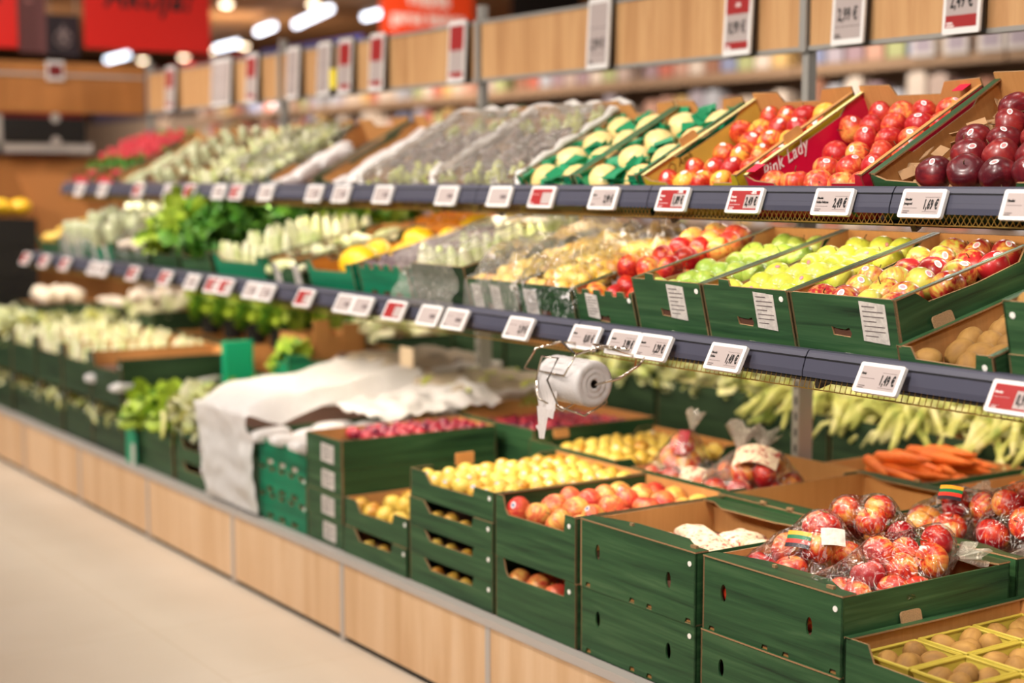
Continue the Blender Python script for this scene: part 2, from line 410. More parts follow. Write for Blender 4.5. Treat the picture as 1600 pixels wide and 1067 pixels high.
# ------------------------------------------------------------------ the setting
def struct(name, mb, mats, smooth=False):
    o = mb.build(name, mats, None, None, smooth); o['kind'] = 'structure'; return o
def floor_mat():
    m, nt, b = newmat('floor_tile')
    tc = N(nt, 'ShaderNodeTexCoord'); no = N(nt, 'ShaderNodeTexNoise', Scale=1.3, Detail=5.0)
    nt.links.new(tc.outputs['Object'], no.inputs['Vector'])
    rp = ramp(nt, [(0.3, lin((206, 190, 170))), (0.7, lin((216, 202, 184)))]); nt.links.new(no.outputs['Fac'], rp.inputs['Fac'])
    br = N(nt, 'ShaderNodeTexBrick', Scale=1.0); br.offset = 0.0
    br.inputs['Brick Width'].default_value = 0.6; br.inputs['Row Height'].default_value = 0.6; br.inputs['Mortar Size'].default_value = 0.0015
    br.inputs['Mortar'].default_value = lin((196, 176, 150))
    nt.links.new(tc.outputs['Object'], br.inputs['Vector']); nt.links.new(rp.outputs['Color'], br.inputs['Color1']); nt.links.new(rp.outputs['Color'], br.inputs['Color2'])
    nt.links.new(br.outputs['Color'], b.inputs['Base Color'])
    b.inputs['Roughness'].default_value = 0.42; b.inputs['Specular IOR Level'].default_value = 0.35
    return m
struct('floor', MB().box(-6, 16, -2.5, 36, -0.1, 0), floor_mat())
struct('ceiling', MB().box(-6, 16, -2.5, 36, 4.1, 4.2), flat('ceiling_tan', (176, 126, 78), 0.7))
struct('wall_back', MB().box(-6, 16, 36, 36.15, 0, 4.1), flat('wall_back_paint', (104, 84, 70), 0.8))
struct('wall_right', MB().box(15.9, 16.05, -2.5, 36, 0, 4.1), flat('wall_right_paint', (150, 120, 100), 0.8))

XC = 3.42            # centre line of the double-sided display
Y0, Y1 = 0.6, 8.94   # near end and far end of what is built
PSEAM = [3.483 + 0.862 * k for k in range(-2, 8)]
# oak plinth panels, one by one
for i in range(len(PSEAM) - 1):
    a, b_ = PSEAM[i], PSEAM[i + 1]
    if b_ > 9.6: break
    e = empty('plinth_panel', TR(2.27, (a + b_) / 2, 0), f'oak plinth panel with a grey joint strip, {ORD[i - 1] if i else "nearest, below the picture,"} from the front end', 'panel', 'oak plinth panels')
    L = (b_ - a) / 2
    MB().box(0.0, 0.018, -L + 0.012, L - 0.012, 0.022, 0.262).build('board', OAK, e)
    MB().box(-0.003, 0.016, -L - 0.012, -L + 0.012, 0.0, 0.262).build('joint_strip', TRIM, e)
    MB().box(0.012, 0.03, -L, L, 0.0, 0.022).build('toe_kick', DARKP, e)
    MB().box(-0.006, 0.03, -L, L, 0.262, 0.285).build('top_ledge', TRIM, e)
d = empty('display_deck', TR(XC, 5.0, 0), 'low grey steel deck carrying the bottom rows of green crates', 'shelf')
MB().box(2.30 - XC, 4.56 - XC, 0.6 - 5, 9.6 - 5, 0.262, 0.283).build('deck_sheet', STEELD, d)
for k in range(10):
    yy = PSEAM[k] - 5
    MB().box(2.32 - XC, 4.52 - XC, yy - 0.02, yy + 0.02, 0.0, 0.262).build('support', STEELD, d)
MB().box(4.56 - XC, 4.578 - XC, 0.6 - 5, 9.6 - 5, 0.0, 0.285).build('rear_panel', OAK, d)

# upright posts
PY = [1.615, 3.447, 5.28, 7.11, 8.94]
for i, y in enumerate(PY):
    e = empty('upright_post', TR(XC, y, 0.283), f'grey slotted steel upright, ' + ('beyond the right edge' if i == 0 else ORD[i - 1] + ' from the right'), 'post', 'steel uprights')
    mb = MB().box(-0.03, 0.03, -0.015, 0.015, 0, 1.30)
    mb.build('column', STEEL, e)
    sl = MB()
    for k in range(24): sl.box(-0.0315, -0.0295, -0.006, 0.002, 0.06 + 0.05 * k, 0.085 + 0.05 * k)
    sl.build('slots', RAILD, e)
    MB().box(-0.017, 0.017, -0.014, 0.014, 1.30, 1.90).build('mast', STEEL, e)

# oak fascia boards above the produce
for i in range(len(PY) - 1):
    a, b_ = PY[i], PY[i + 1]
    e = empty('fascia_board', TR(3.40, (a + b_) / 2, 2.0), f'oak fascia board above the produce, {ORD[i]} bay from the front end', 'board', 'oak fascia boards')
    L = (b_ - a) / 2
    MB().box(0, 0.018, -L + 0.022, L - 0.022, -0.108, 0.108).build('board', OAKD, e)
    MB().box(-0.006, 0.024, -L + 0.02, L - 0.02, -0.122, -0.108).build('lower_rail', STEEL, e)
    MB().box(-0.006, 0.024, -L + 0.02, L - 0.02, 0.108, 0.120).build('upper_rail', STEEL, e)
    MB().box(-0.012, 0.022, -L - 0.014, -L + 0.014, -0.125, 0.125).build('joint_post', STEEL, e)

# shelf rails with their wire guards, and the sloped shelf sheets
def shelf(level, x, zt, drop, tilt, z_in, x_in, depth, y_first, wire, side=1, rails=True):
    nm = {'middle': 'middle', 'top': 'top'}[level]
    c, s = math.cos(tilt), math.sin(tilt)
    ys = [y_first + 0.835 * k for k in range(-2, 7)]
    for i in range(len(ys) - 1):
        a, b_ = ys[i] + 0.002, min(ys[i + 1], 8.0) - 0.002
        if b_ - a < 0.1: break
        L = (b_ - a) / 2
        if rails:
            e = empty('shelf_rail', TR(x, (a + b_) / 2, zt), f'slate grey price rail along the {nm} shelf, {ORD[i]} from the front end', 'rail', f'price rails of the {nm} shelf')
            prof = [(0.022, 0), (-0.004, 0), (-0.008, -0.004), (-0.014, -0.014)]
            prof += [(-drop * 0.4 - 0.001, -drop * 0.78), (-drop * 0.42, -drop), (0.0, -drop), (0.022, -drop)]
            n = len(prof); vs = [(px, -L, pz) for px, pz in prof] + [(px, L, pz) for px, pz in prof]
            fs = [(k, (k + 1) % n, n + (k + 1) % n, n + k) for k in range(n)] + [tuple(reversed(range(n))), tuple(range(n, 2 * n))]
            me = MB().add(vs, fs).mesh('extrusion', RAIL); bm = bmesh.new(); bm.from_mesh(me); bmesh.ops.recalc_face_normals(bm, faces=bm.faces); bm.to_mesh(me); bm.free()
            mesh_obj('extrusion', me, e)
            MB().box(-0.0155, -0.010, -L, L, -0.0175, -0.0135).build('groove', RAILD, e)
            MB().box(-drop * 0.36, -drop * 0.34 + 0.002, -L, L, -drop * 0.64, -drop * 0.60).build('lower_groove', RAILD, e)
            mb = MB(); zb = -drop; hh = 0.028 if wire == 'bars' else 0.024
            xx = -0.008
            mb.tube([(xx, -L, zb - hh), (xx, L, zb - hh)], 0.0016, 5)
            st = 0.0155; k = -L
            if wire == 'bars':
                while k < L: mb.tube([(xx, k, zb), (xx - 0.006, k + 0.003, zb - hh)], 0.0011, 4); k += st
            else:
                while k < L - st:
                    mb.tube([(xx, k, zb), (xx, k + st, zb - hh)], 0.0011, 4); mb.tube([(xx, k + st, zb), (xx, k, zb - hh)], 0.0011, 4); k += st
            mb.build('wire_guard', BRASS, e)
        e = empty('shelf_sheet', axes((x_in, (a + b_) / 2, z_in), (side * c, 0, s), (0, 1, 0), (-side * s, 0, c)),
                  f'sloped steel sheet of the {"" if side == 1 else "far side "}{nm} shelf, {ORD[i]} from the front end', 'shelf', f'sloped sheets of the {nm} shelf')
        MB().box(0.0, depth, -L, L, -0.006, 0.0).build('sheet', STEELD, e)
        MB().box(0.02, depth, -L + 0.02, -L + 0.035, -0.03, -0.006).build('bracket', STEELD, e)
TM, TT = R(14), R(28)
shelf('middle', 2.412, 1.12, 0.056, TM, 1.052, 2.44, 0.90, 3.245, 'bars')
shelf('top', 2.585, 1.475, 0.058, TT, 1.391, 2.645, 0.55, 3.165, 'cross')
shelf('middle', 4.42, 1.12, 0.056, TM, 1.052, 4.40, 0.80, 3.245, 'bars', side=-1, rails=False)
for (nm, x, z) in (('top', 2.70, 1.398), ('middle', 2.53, 1.034), ('far middle', 3.64, 1.184)):
    for k in range(4):
        e = empty('shelf_lamp', TR(x, 1.6 + 1.83 * k, z), f'slim light strip under the {nm} shelf, {ORD[k]} from the front end', 'lamp', f'light strips under the {nm} shelf')
        MB().box(-.014, .014, -.9, .9, .002, .014).build('housing', TRIM, e)
shelf('top', 4.25, 1.475, 0.058, TT, 1.391, 4.195, 0.55, 3.165, 'cross', side=-1, rails=False)

# ------------------------------------------------------------------ crates
def outl(kind, L, h):
    P = [(0, 0), (L, 0)]
    if kind == 'flat': T = [(L, h), (0, h)]
    elif kind == 'dip': T = [(L, h), (L - .17 * L, h), (L - .19 * L, h * .70), (.19 * L, h * .74), (.15 * L, h), (0, h)]
    elif kind == 'wide': T = [(L, h), (L - .13 * L, h), (L - .14 * L, h * .74), (.16 * L, h * .72), (.13 * L, h * .80), (.10 * L, h), (0, h)]
    elif kind == 'slot': T = [(L, h), (L - .22 * L, h), (L - .24 * L, h * .66), (.26 * L, h * .62), (.18 * L, h), (0, h)]
    elif kind == 'low': T = [(L, h), (L - .05 * L, h), (L - .07 * L, h * .8), (L - .26 * L, h * .8), (L - .30 * L, h * .40), (.30 * L, h * .38), (.24 * L, h * .80), (.08 * L, h * .85), (0, h)]
    elif kind == 'sidelow': T = [(L, h), (L * .75, h * .98), (L * .70, h * .82), (L * .22, h * .82), (L * .14, h * .98), (0, h)]
    elif kind == 'sidecurve': T = [(L, h), (L * .86, h), (L * .80, h * .72), (L * .5, h * .66), (L * .2, h * .70), (L * .12, h), (0, h)]
    elif kind == 'back': T = [(L, h * 1.15), (L * .74, h * 1.12), (L * .70, h * .86), (L * .34, h * .84), (L * .28, h * 1.12), (0, h * 1.15)]
    elif kind == 'tab': T = [(L, h), (L * .34, h), (L * .335, h * 1.13), (L * .22, h * 1.15), (L * .21, h), (0, h)]
    elif kind == 'serr':
        T = [(L, h)]; n = 5
        for k in range(n):
            u = L * (1 - (k + .5) / n); T += [(u + L * .05, h), (u + L * .035, h * .86), (u - L * .035, h * .86), (u - L * .05, h)]
        T += [(0, h)]
    return P + T
DOT = flat('white_dot', (236, 232, 224), 0.6)
HOLEM = flat('hole_shadow', (10, 9, 8), 0.9)
def crate(label, x0, y0, y1, z0, depth, h, tilt=0.0, mat=None, inner=None, front='flat', side='flat', back='flat', fl=0.0, sfl=0.0,
          holes=None, sheets=(), dots=(), liner=None, linermat=None, cat='crate', group=None, flap=None, tabs=(), farmat=None, farflange=None, flip=1, name='produce_crate', far='', nearflange=None):
    w = (y1 - y0) - 0.004; c, s = math.cos(tilt), math.sin(tilt)
    mat = mat or GREEN; inner = inner or KRAFT; t = 0.005
    M = axes((x0, (y0 + y1) / 2, z0), (flip * c, 0, s), (0, flip, 0), (-flip * s, 0, c))
    e = empty(name, M, label, cat, group)
    hw = w / 2; H = []
    if holes == 'oval': H = [ell(w * .16, h * .58, .0095, .021), ell(w * .78, h * .52, .0095, .021)] + [[(w * q - .011, h * .012), (w * q + .011, h * .012), (w * q + .009, h * .085), (w * q - .007, h * .085)] for q in (.07, .47, .62, .94)]
    elif holes == 'hand': H = [[(w * .38, h * .16), (w * .54, h * .14), (w * .56, h * .22), (w * .54, h * .34), (w * .50, h * .30), (w * .42, h * .31), (w * .37, h * .34)]]
    elif holes == 'grip': H = [[(w * .2, h * .1), (w * .3, h * .1), (w * .32, h * .26), (w * .2, h * .26)], [(w * .45, h * .1), (w * .55, h * .1), (w * .57, h * .26), (w * .45, h * .26)], [(w * .7, h * .1), (w * .8, h * .1), (w * .82, h * .26), (w * .7, h * .26)]]
    mats = (mat, inner, mat if fl else EDGE)
    panel('front_wall', outl(front, w, h), H, t, mats, e, axes((0, hw, 0), (0, -1, 0), (0, 0, 1), (-1, 0, 0)))
    panel('side_wall', outl(side, depth, h), [], t, mats, e, axes((0, -hw, 0), (1, 0, 0), (0, 0, 1), (0, -1, 0)))
    panel('side_wall', outl(far or side, depth, h)if True else [], [], t, (mat, farmat or inner, EDGE), e, axes((depth, hw, 0), (-1, 0, 0), (0, 0, 1), (0, 1, 0)))
    panel('back_wall', outl(back, w, h), [], t, mats, e, axes((depth, -hw, 0), (0, 1, 0), (0, 0, 1), (1, 0, 0)))
    MB().box(t, depth - t, -hw + t, hw - t, 0.002, 0.008).build('base', inner, e)
    if fl:   # folded lips along front and back, wider at the corners
        for q in (0, 1):
            pts = [(0, 0), (w, 0), (w, fl * .5), (w * .9, fl * .5), (w * .74, fl), (w * .3, fl), (w * .12, fl * .75), (0, fl * .5)]
            if q == 0: mm = axes((-0.001, hw, h + .001), (0, -1, 0), (1, 0, 0), (0, 0, -1))
            else: mm = axes((depth + .001, -hw, h + .001), (0, 1, 0), (-1, 0, 0), (0, 0, -1))
            # board top is the printed side: outline drawn in the lip plane, printed face up
            o = panel('lip', pts, [], 0.004, (inner, mat, EDGE), e, mm)
    if sfl:
        for q in (0, 1):
            if q == 0: mm = axes((0, -hw - 0.001, h + .001), (1, 0, 0), (0, 1, 0), (0, 0, 1)); mt = nearflange or mat
            else: mm = axes((depth, hw + .001, h + .001), (-1, 0, 0), (0, -1, 0), (0, 0, 1)); mt = farflange or mat
            panel('side_lip', [(0, 0), (depth, 0), (depth, sfl * .8), (depth * .5, sfl), (0, sfl * .8)], [], 0.004, (mt, inner, EDGE), e, mm)
    if flap is not None:   # kraft hand flap folded up out of the left wall
        fx = depth * flap
        mb = rbox(.062, .032, .005, .008); o = mb.build('hand_flap', (EDGE if farmat is None else KRAFT), e, axes((fx, hw + .004, h + .008), (1, 0, 0), (0, .25, .968), (0, -.968, .25))); o['label'] = 'kraft coloured hand flap'
    for (u, v) in dots:
        MB().lathe([(0.0065, 0), (0.0065, 0.0012), (0, 0.0014)], 12, 0, axes((-0.0002, hw - u, v), (0, 1, 0), (0, 0, 1), (-1, 0, 0)) @ Matrix.Identity(4)).build('dot', DOT, e)
    for (u, v, sw, sh, sk) in sheets:
        vs = [(-0.0012, hw - u, v), (-0.0012, hw - u - sw, v - sk), (-0.0016, hw - u - sw, v - sk - sh), (-0.0016, hw - u, v - sh)]
        vs += [(a + 0.0009, b_, c_) for a, b_, c_ in vs]
        sh_o = MB().add(vs, [(0, 3, 2, 1), (4, 5, 6, 7), (0, 1, 5, 4), (1, 2, 6, 5), (2, 3, 7, 6), (3, 0, 4, 7)]).build('label_sheet', PAPER, e)
        sh_o['label'] = 'white printed paper label'
        ink = MB(); k = 0
        while k < 7:
            vv = v - 0.008 - k * (sh - 0.012) / 7
            ink.box(-0.0019, -0.0013, hw - u - sw * (.9 if k % 3 else .6), hw - u - sw * .1, vv - .0018 - sk * .5, vv - sk * .5)
            k += 1
        ink.build('printing', LINEINK, sh_o)
    for (px, py, sz) in tabs:   # small kraft tabs standing up out of the lips
        MB().box(px, px + .008, py, py + sz, h, h + .012).build('tab', EDGE, e)
    if liner is not None:
        MB().box(t + .001, depth - t - .001, -hw + t + .001, hw - t - .001, 0.009, liner).build('tray_insert', linermat or PULP, e)
    return {'M': M, 'e': e, 'w': w, 'd': depth, 'h': h, 'liner': liner or 0.008}

# ------------------------------------------------------------------ produce meshes
def prof_apple(r, n=12, squash=.90, taper=.10, dent=.20):
    P = []
    for i in range(n + 1):
        t = PI - PI * i / n; sn = math.sin(t); cs = math.cos(t)
        rr = r * sn * (1 + taper * cs)
        z = r * squash * cs
        z -= (1 if cs > 0 else -1) * r * dent * math.exp(-(sn / .38) ** 2) * (1.0 if cs > 0 else .6)
        P.append((0.0 if i in (0, n) else rr, z))
    return P
def prof_ell(a, c, n=10, p=1.0, tip=0.0):
    P = []
    for i in range(n + 1):
        t = PI - PI * i / n; sn = max(0, math.sin(t)); cs = math.cos(t)
        P.append((0.0 if i in (0, n) else a * sn ** p * (1 - tip * cs), c * cs))
    return P
FM = {}
def sticker_mesh(surf, d, ru, rv, mats, name='sticker'):
    d = Vector(d).normalized(); u = d.cross(Vector((0, 0, 1))).normalized(); v = d.cross(u)
    vs = []; fs = []; mi = []
    rings = [0.0, .42, .62, 1.0]
    vs.append(surf(d))
    for q in rings[1:]:
        for k in range(12):
            a = 2 * PI * k / 12; vs.append(surf((d + u * (ru * q * math.cos(a)) + v * (rv * q * math.sin(a))).normalized()))
    for k in range(12):
        k2 = (k + 1) % 12; fs.append((0, 1 + k, 1 + k2)); mi.append(1)
    for q in (0, 1):
        for k in range(12):
            k2 = (k + 1) % 12; a = 1 + 12 * q; fs.append((a + k, a + 12 + k, a + 12 + k2, a + k2)); mi.append(1 if q == 0 else 0)
    mb = MB(); mb.v = [tuple(x) for x in vs]; mb.f = fs; mb.m = mi
    return mb.mesh(name, mats, True)
def add_kind(k, name, cat, prof, mat, r, n=16, lobes=0, la=0, stem=None, stick=None, stickd=(1, 0, .15), rs=None):
    me = MB().lathe(prof, n, 0, None, lobes, la).mesh(name, mat, True)
    st = None
    if stem:
        z0 = prof[-1][1]; L, rad = stem
        st = MB().tube([(0, 0, z0 - .002), (.001, 0, z0 + L * .5), (.004, .001, z0 + L)], rad, 5).mesh('stem', STEMM, True)
    sk = None
    if stick:
        pr = prof
        def surf(d):
            # radius on the lathe surface in direction d
            th = math.atan2(d.z, math.hypot(d.x, d.y)); best = None
            for i in range(len(pr) - 1):
                a = math.atan2(pr[i][1], max(pr[i][0], 1e-6)); b = math.atan2(pr[i + 1][1], max(pr[i + 1][0], 1e-6))
                if min(a, b) - 1e-6 <= th <= max(a, b) + 1e-6 and pr[i][0] + pr[i + 1][0] > r * .5:
                    q = 0 if abs(b - a) < 1e-9 else (th - a) / (b - a)
                    rr = pr[i][0] + (pr[i + 1][0] - pr[i][0]) * q; zz = pr[i][1] + (pr[i + 1][1] - pr[i][1]) * q
                    best = math.hypot(rr, zz)
            if best is None: best = r
            return d * (best * 1.012 + .0007)
        sk = sticker_mesh(surf, stickd, (rs or (.26, .18))[0], (rs or (.26, .18))[1], stick)
    FM[k] = dict(me=me, st=st, sk=sk, r=r, name=name, cat=cat, sd=Vector(stickd).normalized())
ap = prof_apple(.036)
W2 = lambda m: [WHITE, m]
STK_PINK = flat('sticker_pink', (226, 150, 160), 0.4); STK_BLUE = flat('sticker_blue', (70, 96, 140), 0.4); STK_RED = flat('sticker_red', (206, 130, 130), 0.4); STK_W = flat('sticker_white', (236, 226, 214), 0.4)
add_kind('pink', 'apple', 'apple', ap, F_PINK, .036, 20, 5, .012, (.016, .0012), W2(STK_PINK))
add_kind('brae', 'apple', 'apple', ap, F_BRAE, .036, 20, 5, .012, (.016, .0012), W2(STK_W))
add_kind('dark', 'apple', 'apple', prof_apple(.038, 12, 1.05, .16, .2), F_DARK, .039, 20, 5, .03, (.016, .0012), W2(STK_RED), (1, 0, .15), (.24, .15))
add_kind('green', 'apple', 'apple', ap, F_GREEN, .036, 20, 5, .012, (.016, .0012), W2(STK_W))
add_kind('yg', 'apple', 'apple', ap, F_YG, .036, 20, 5, .012, (.016, .0012), [STK_RED, STK_PINK], (1, 0, .15), (.16, .12))
add_kind('jona', 'apple', 'apple', ap, F_JONA, .036, 20, 5, .012, (.016, .0012), W2(STK_PINK))
add_kind('red', 'apple', 'apple', prof_apple(.037), F_RED, .037, 18, 5, .012, (.016, .0012), W2(STK_PINK))
add_kind('peach', 'apple', 'apple', prof_apple(.038), F_PEACH, .038, 18, 5, .012, (.016, .0012), W2(STK_BLUE))
add_kind('pear', 'pear', 'pear', prof_ell(.027, .031, 10, .9, .12), F_PEAR, .028, 14, 0, 0, (.012, .0014), W2(STK_BLUE))
add_kind('kiwi', 'kiwi_fruit', 'kiwi', prof_ell(.026, .033, 10), F_KIWI, .027, 14)
add_kind('plum', 'plum', 'plum', prof_ell(.021, .022, 8), F_PLUM, .021, 12)
add_kind('melon', 'melon', 'melon', prof_ell(.056, .066, 10), F_MELON, .056, 16, 0, 0)
add_kind('mango', 'yellow_melon', 'melon', prof_ell(.068, .105, 10), F_MANGO, .068, 16)
add_kind('date', 'fig', 'fig', prof_ell(.022, .024, 8, .9, .2), F_DATE, .022, 10)
add_kind('endive', 'endive', 'endive', prof_ell(.03, .085, 10, .8, .25), F_ENDIVE, .03, 12, 3, .08)
add_kind('mush', 'mushroom', 'mushroom', [(0, -.02), (.011, -.02), (.012, -.002), (.03, -.004), (.033, .006), (.028, .018), (.015, .026), (0, .028)], F_MUSH, .028, 12)
add_kind('orange', 'orange', 'orange', prof_ell(.038, .037, 10), F_ORANGE, .038, 14)
add_kind('onion', 'onion', 'onion', prof_ell(.034, .034, 8, .8, .2), F_ONION, .033, 12)
add_kind('garlic', 'garlic_bulb', 'garlic', prof_ell(.034, .036, 8, .7, .35), F_MUSH, .033, 12, 6, .06)
def mk_carrot():
    L = .19; pts = [(.0, 0, 0), (.012, 0, 0), (.05, .001, 0), (.10, .002, 0), (.15, .001, 0), (L, 0, .002)]
    return MB().tube(pts, .019, 10, 0, False, [.45, .9, 1, .86, .6, .16]).mesh('carrot', F_CARROT, True)
FM['carrot'] = dict(me=mk_carrot(), st=None, sk=None, r=.018, name='carrot', cat='carrot', sd=Vector((1, 0, 0)))
def leafy_mesh(name, n, rad, size, mats, seed=1, squash=.8, up=.3):
    rr = random.Random(seed); mb = MB()
    for i in range(n):
        d = Vector((rr.uniform(-1, 1), rr.uniform(-1, 1), rr.uniform(-.35, 1))).normalized()
        p = Vector((d.x * rad * rr.uniform(.4, 1), d.y * rad * rr.uniform(.4, 1), d.z * rad * squash * rr.uniform(.4, 1) + up * rad))
        t = d.cross(Vector((rr.uniform(-1, 1), rr.uniform(-1, 1), rr.uniform(-1, 1)))).normalized(); u = (d * .9 + t * .5).normalized(); v = d.cross(t).normalized()
        s = size * rr.uniform(.7, 1.25); vs = []
        for a in range(4):
            for b in range(4):
                x = (a / 3 - .5) * (1 - .5 * abs(b / 3 - .4)); y = b / 3
                q = p + v * (x * s) + u * (y * s) + d * (math.sin(a * 2.1 + i) * s * .13 - (y ** 2) * s * .25 * rr.uniform(.6, 1.4)) + Vector((0, 0, -y * y * s * .15))
                vs.append(q)
        fs = [(a * 4 + b, a * 4 + b + 1, a * 4 + b + 5, a * 4 + b + 4) for a in range(3) for b in range(3)]
        mb.add(vs, fs, i % len(mats))
    return mb.mesh(name, mats, True)
def addm(k, name, cat, me, r, extra=None): FM[k] = dict(me=me, st=extra, sk=None, r=r, name=name, cat=cat, sd=Vector((1, 0, 0)))
addm('parsley', 'parsley_bunch', 'parsley', leafy_mesh('parsley_bunch', 150, .085, .05, [LEAFD, LEAFG], 3), .07)
addm('lettuce', 'lettuce_head', 'lettuce', leafy_mesh('lettuce_head', 60, .075, .10, [LEAFY, LEAFG, LEAFY], 5), .07)
addm('herb', 'potted_herb', 'herb', leafy_mesh('potted_herb', 130, .075, .06, [LEAFY, LEAFG], 8, 1.5, .9), .07)
addm('cabbage', 'pale_cabbage', 'cabbage', leafy_mesh('pale_cabbage', 60, .055, .09, [F_ENDIVE, LEEKM, F_ENDIVE], 9), .06)
def mk_leek(seed, n=10, L=.27, drop=.7):
    rr = random.Random(seed); mb = MB()
    for i in range(n):
        y = rr.uniform(-.09, .09); f = rr.uniform(.5, 1.0) * L; dy = rr.uniform(-.5, .5) * .16; pts = []; hh = rr.uniform(.03, .10)
        for k in range(8):
            q = k / 7
            pts.append((-.02 - q * f * .75 + .10, y + dy * q * q * 1.4, hh * math.sin(min(1, q * 1.3) * PI * .62) - drop * .17 * max(0, q - .35) ** 1.5 * 2 * rr.uniform(.7, 1.1)))
        wdt = rr.uniform(.011, .019)
        # flattened stalk: a tube squashed sideways
        sub = MB().tube(pts, wdt, 6, 0, False, [.7, 1, 1, .95, .9, .85, .75, .5])
        mb.add(sub.v, sub.f, 0)
    return mb.mesh('leek_bunch', LEEKM, True)
LEEKS = [mk_leek(s) for s in range(4)]
for i, m in enumerate(LEEKS): addm('leek%d' % i, 'leek_bunch', 'leek', m, .05)
def mk_grapes(mat, seed, n=42):
    rr = random.Random(seed); mb = MB()
    pr = prof_ell(.0105, .012, 5)
    for i in range(n):
        q = rr.random(); a = rr.uniform(0, 2 * PI); rad = .04 * (1 - .5 * q)
        mb.lathe(pr, 7, 0, TR(-.06 + .12 * q, rad * math.cos(a), .016 + abs(rad * math.sin(a)) * .6))
    return mb.mesh('grape_bunch', mat, True)
addm('grape', 'grape_bunch', 'grapes', mk_grapes(F_GRAPE, 1), .02)
addm('grapeb', 'grape_bunch', 'grapes', mk_grapes(F_GRAPEB, 2), .02)
def mk_radish(seed):
    rr = random.Random(seed); mb = MB(); pr = prof_ell(.016, .017, 6)
    for i in range(9): mb.lathe(pr, 8, 0, TR(rr.uniform(-.035, .035), rr.uniform(-.035, .035), rr.uniform(.005, .045)))
    return mb.mesh('radish_bunch', F_RADISH, True)
radl = leafy_mesh('leaves', 26, .03, .06, [LEAFG, LEAFD], 4)
radl.transform(Matrix.Diagonal((.6, .6, .5, 1))); radl.transform(TR(.055, 0, -.005))
addm('radish', 'radish_bunch', 'radishes', mk_radish(1), .02, radl)
def mk_pack(name, sx, sy, sz, mat, seed=0):
    bm = bmesh.new(); bmesh.ops.create_cube(bm, size=1.0)
    bmesh.ops.subdivide_edges(bm, edges=bm.edges[:], cuts=5, use_grid_fill=True)
    for v in bm.verts:
        x, y, z = v.co * 2
        k = (1 - .32 * x ** 4) * (1 - .32 * y ** 4)
        nz = noise.noise(Vector((x * 2 + seed, y * 2, z * 2))) * .12
        v.co = Vector((x * sx * (1 - .06 * z * z), y * sy * (1 - .06 * z * z), z * sz * k * (1 + nz)))
    me = bpy.data.meshes.new(name); bm.to_mesh(me); bm.free()
    me.materials.append(mat); me.polygons.foreach_set('use_smooth', [True] * len(me.polygons)); return me
addm('packw', 'wrapped_pack', 'pack', mk_pack('wrapped_pack', .085, .04, .026, FILMS), .026)
addm('packc', 'wrapped_vegetable', 'vegetable', mk_pack('wrapped_vegetable', .10, .035, .03, flat('wrapped_pale_green', (186, 190, 150), 0.18, var=.2, bscale=30, coat=.8), 2), .03)
addm('packp', 'printed_bag', 'bag', mk_pack('printed_bag', .085, .05, .032, PRINTRED, 5), .03)
addm('bagp', 'bag_of_potatoes', 'bag', mk_pack('bag_of_potatoes', .10, .07, .04, flat('potato_bag', (206, 178, 138), 0.3, var=.35, bscale=45, coat=.5), 7), .04)

def put(k, pos, rot=None, label=None, group=None, sticker=False, s=1.0, parts=True):
    f = FM[k]
    o = bpy.data.objects.new(f['name'], f['me']); link(o)
    if rot is None:
        rot = (Vector((rnd.gauss(0, 1), rnd.gauss(0, 1), rnd.gauss(.4, 1))).normalized().to_track_quat('Z', 'Y') @ Matrix.Rotation(rnd.uniform(0, 6.28), 4, 'Z').to_quaternion())
    if sticker and f['sk']:
        want = Vector((-.62 + rnd.gauss(0, .18), -.5 + rnd.gauss(0, .2), .62 + rnd.gauss(0, .15))).normalized()
        rot = f['sd'].rotation_difference(want) @ Matrix.Rotation(rnd.uniform(0, 6.28), 4, f['sd']).to_quaternion()
    o.matrix_basis = Matrix.Translation(pos) @ rot.to_matrix().to_4x4() @ Matrix.Diagonal((s, s, s, 1))
    tag(o, label, f['cat'], group)
    if parts:
        if f['st']:
            link(bpy.data.objects.new(f['st'].name.split('.')[0], f['st']), o)
        if sticker and f['sk']:
            q = link(bpy.data.objects.new('sticker', f['sk']), o); q['label'] = 'small oval fruit sticker'
    return o
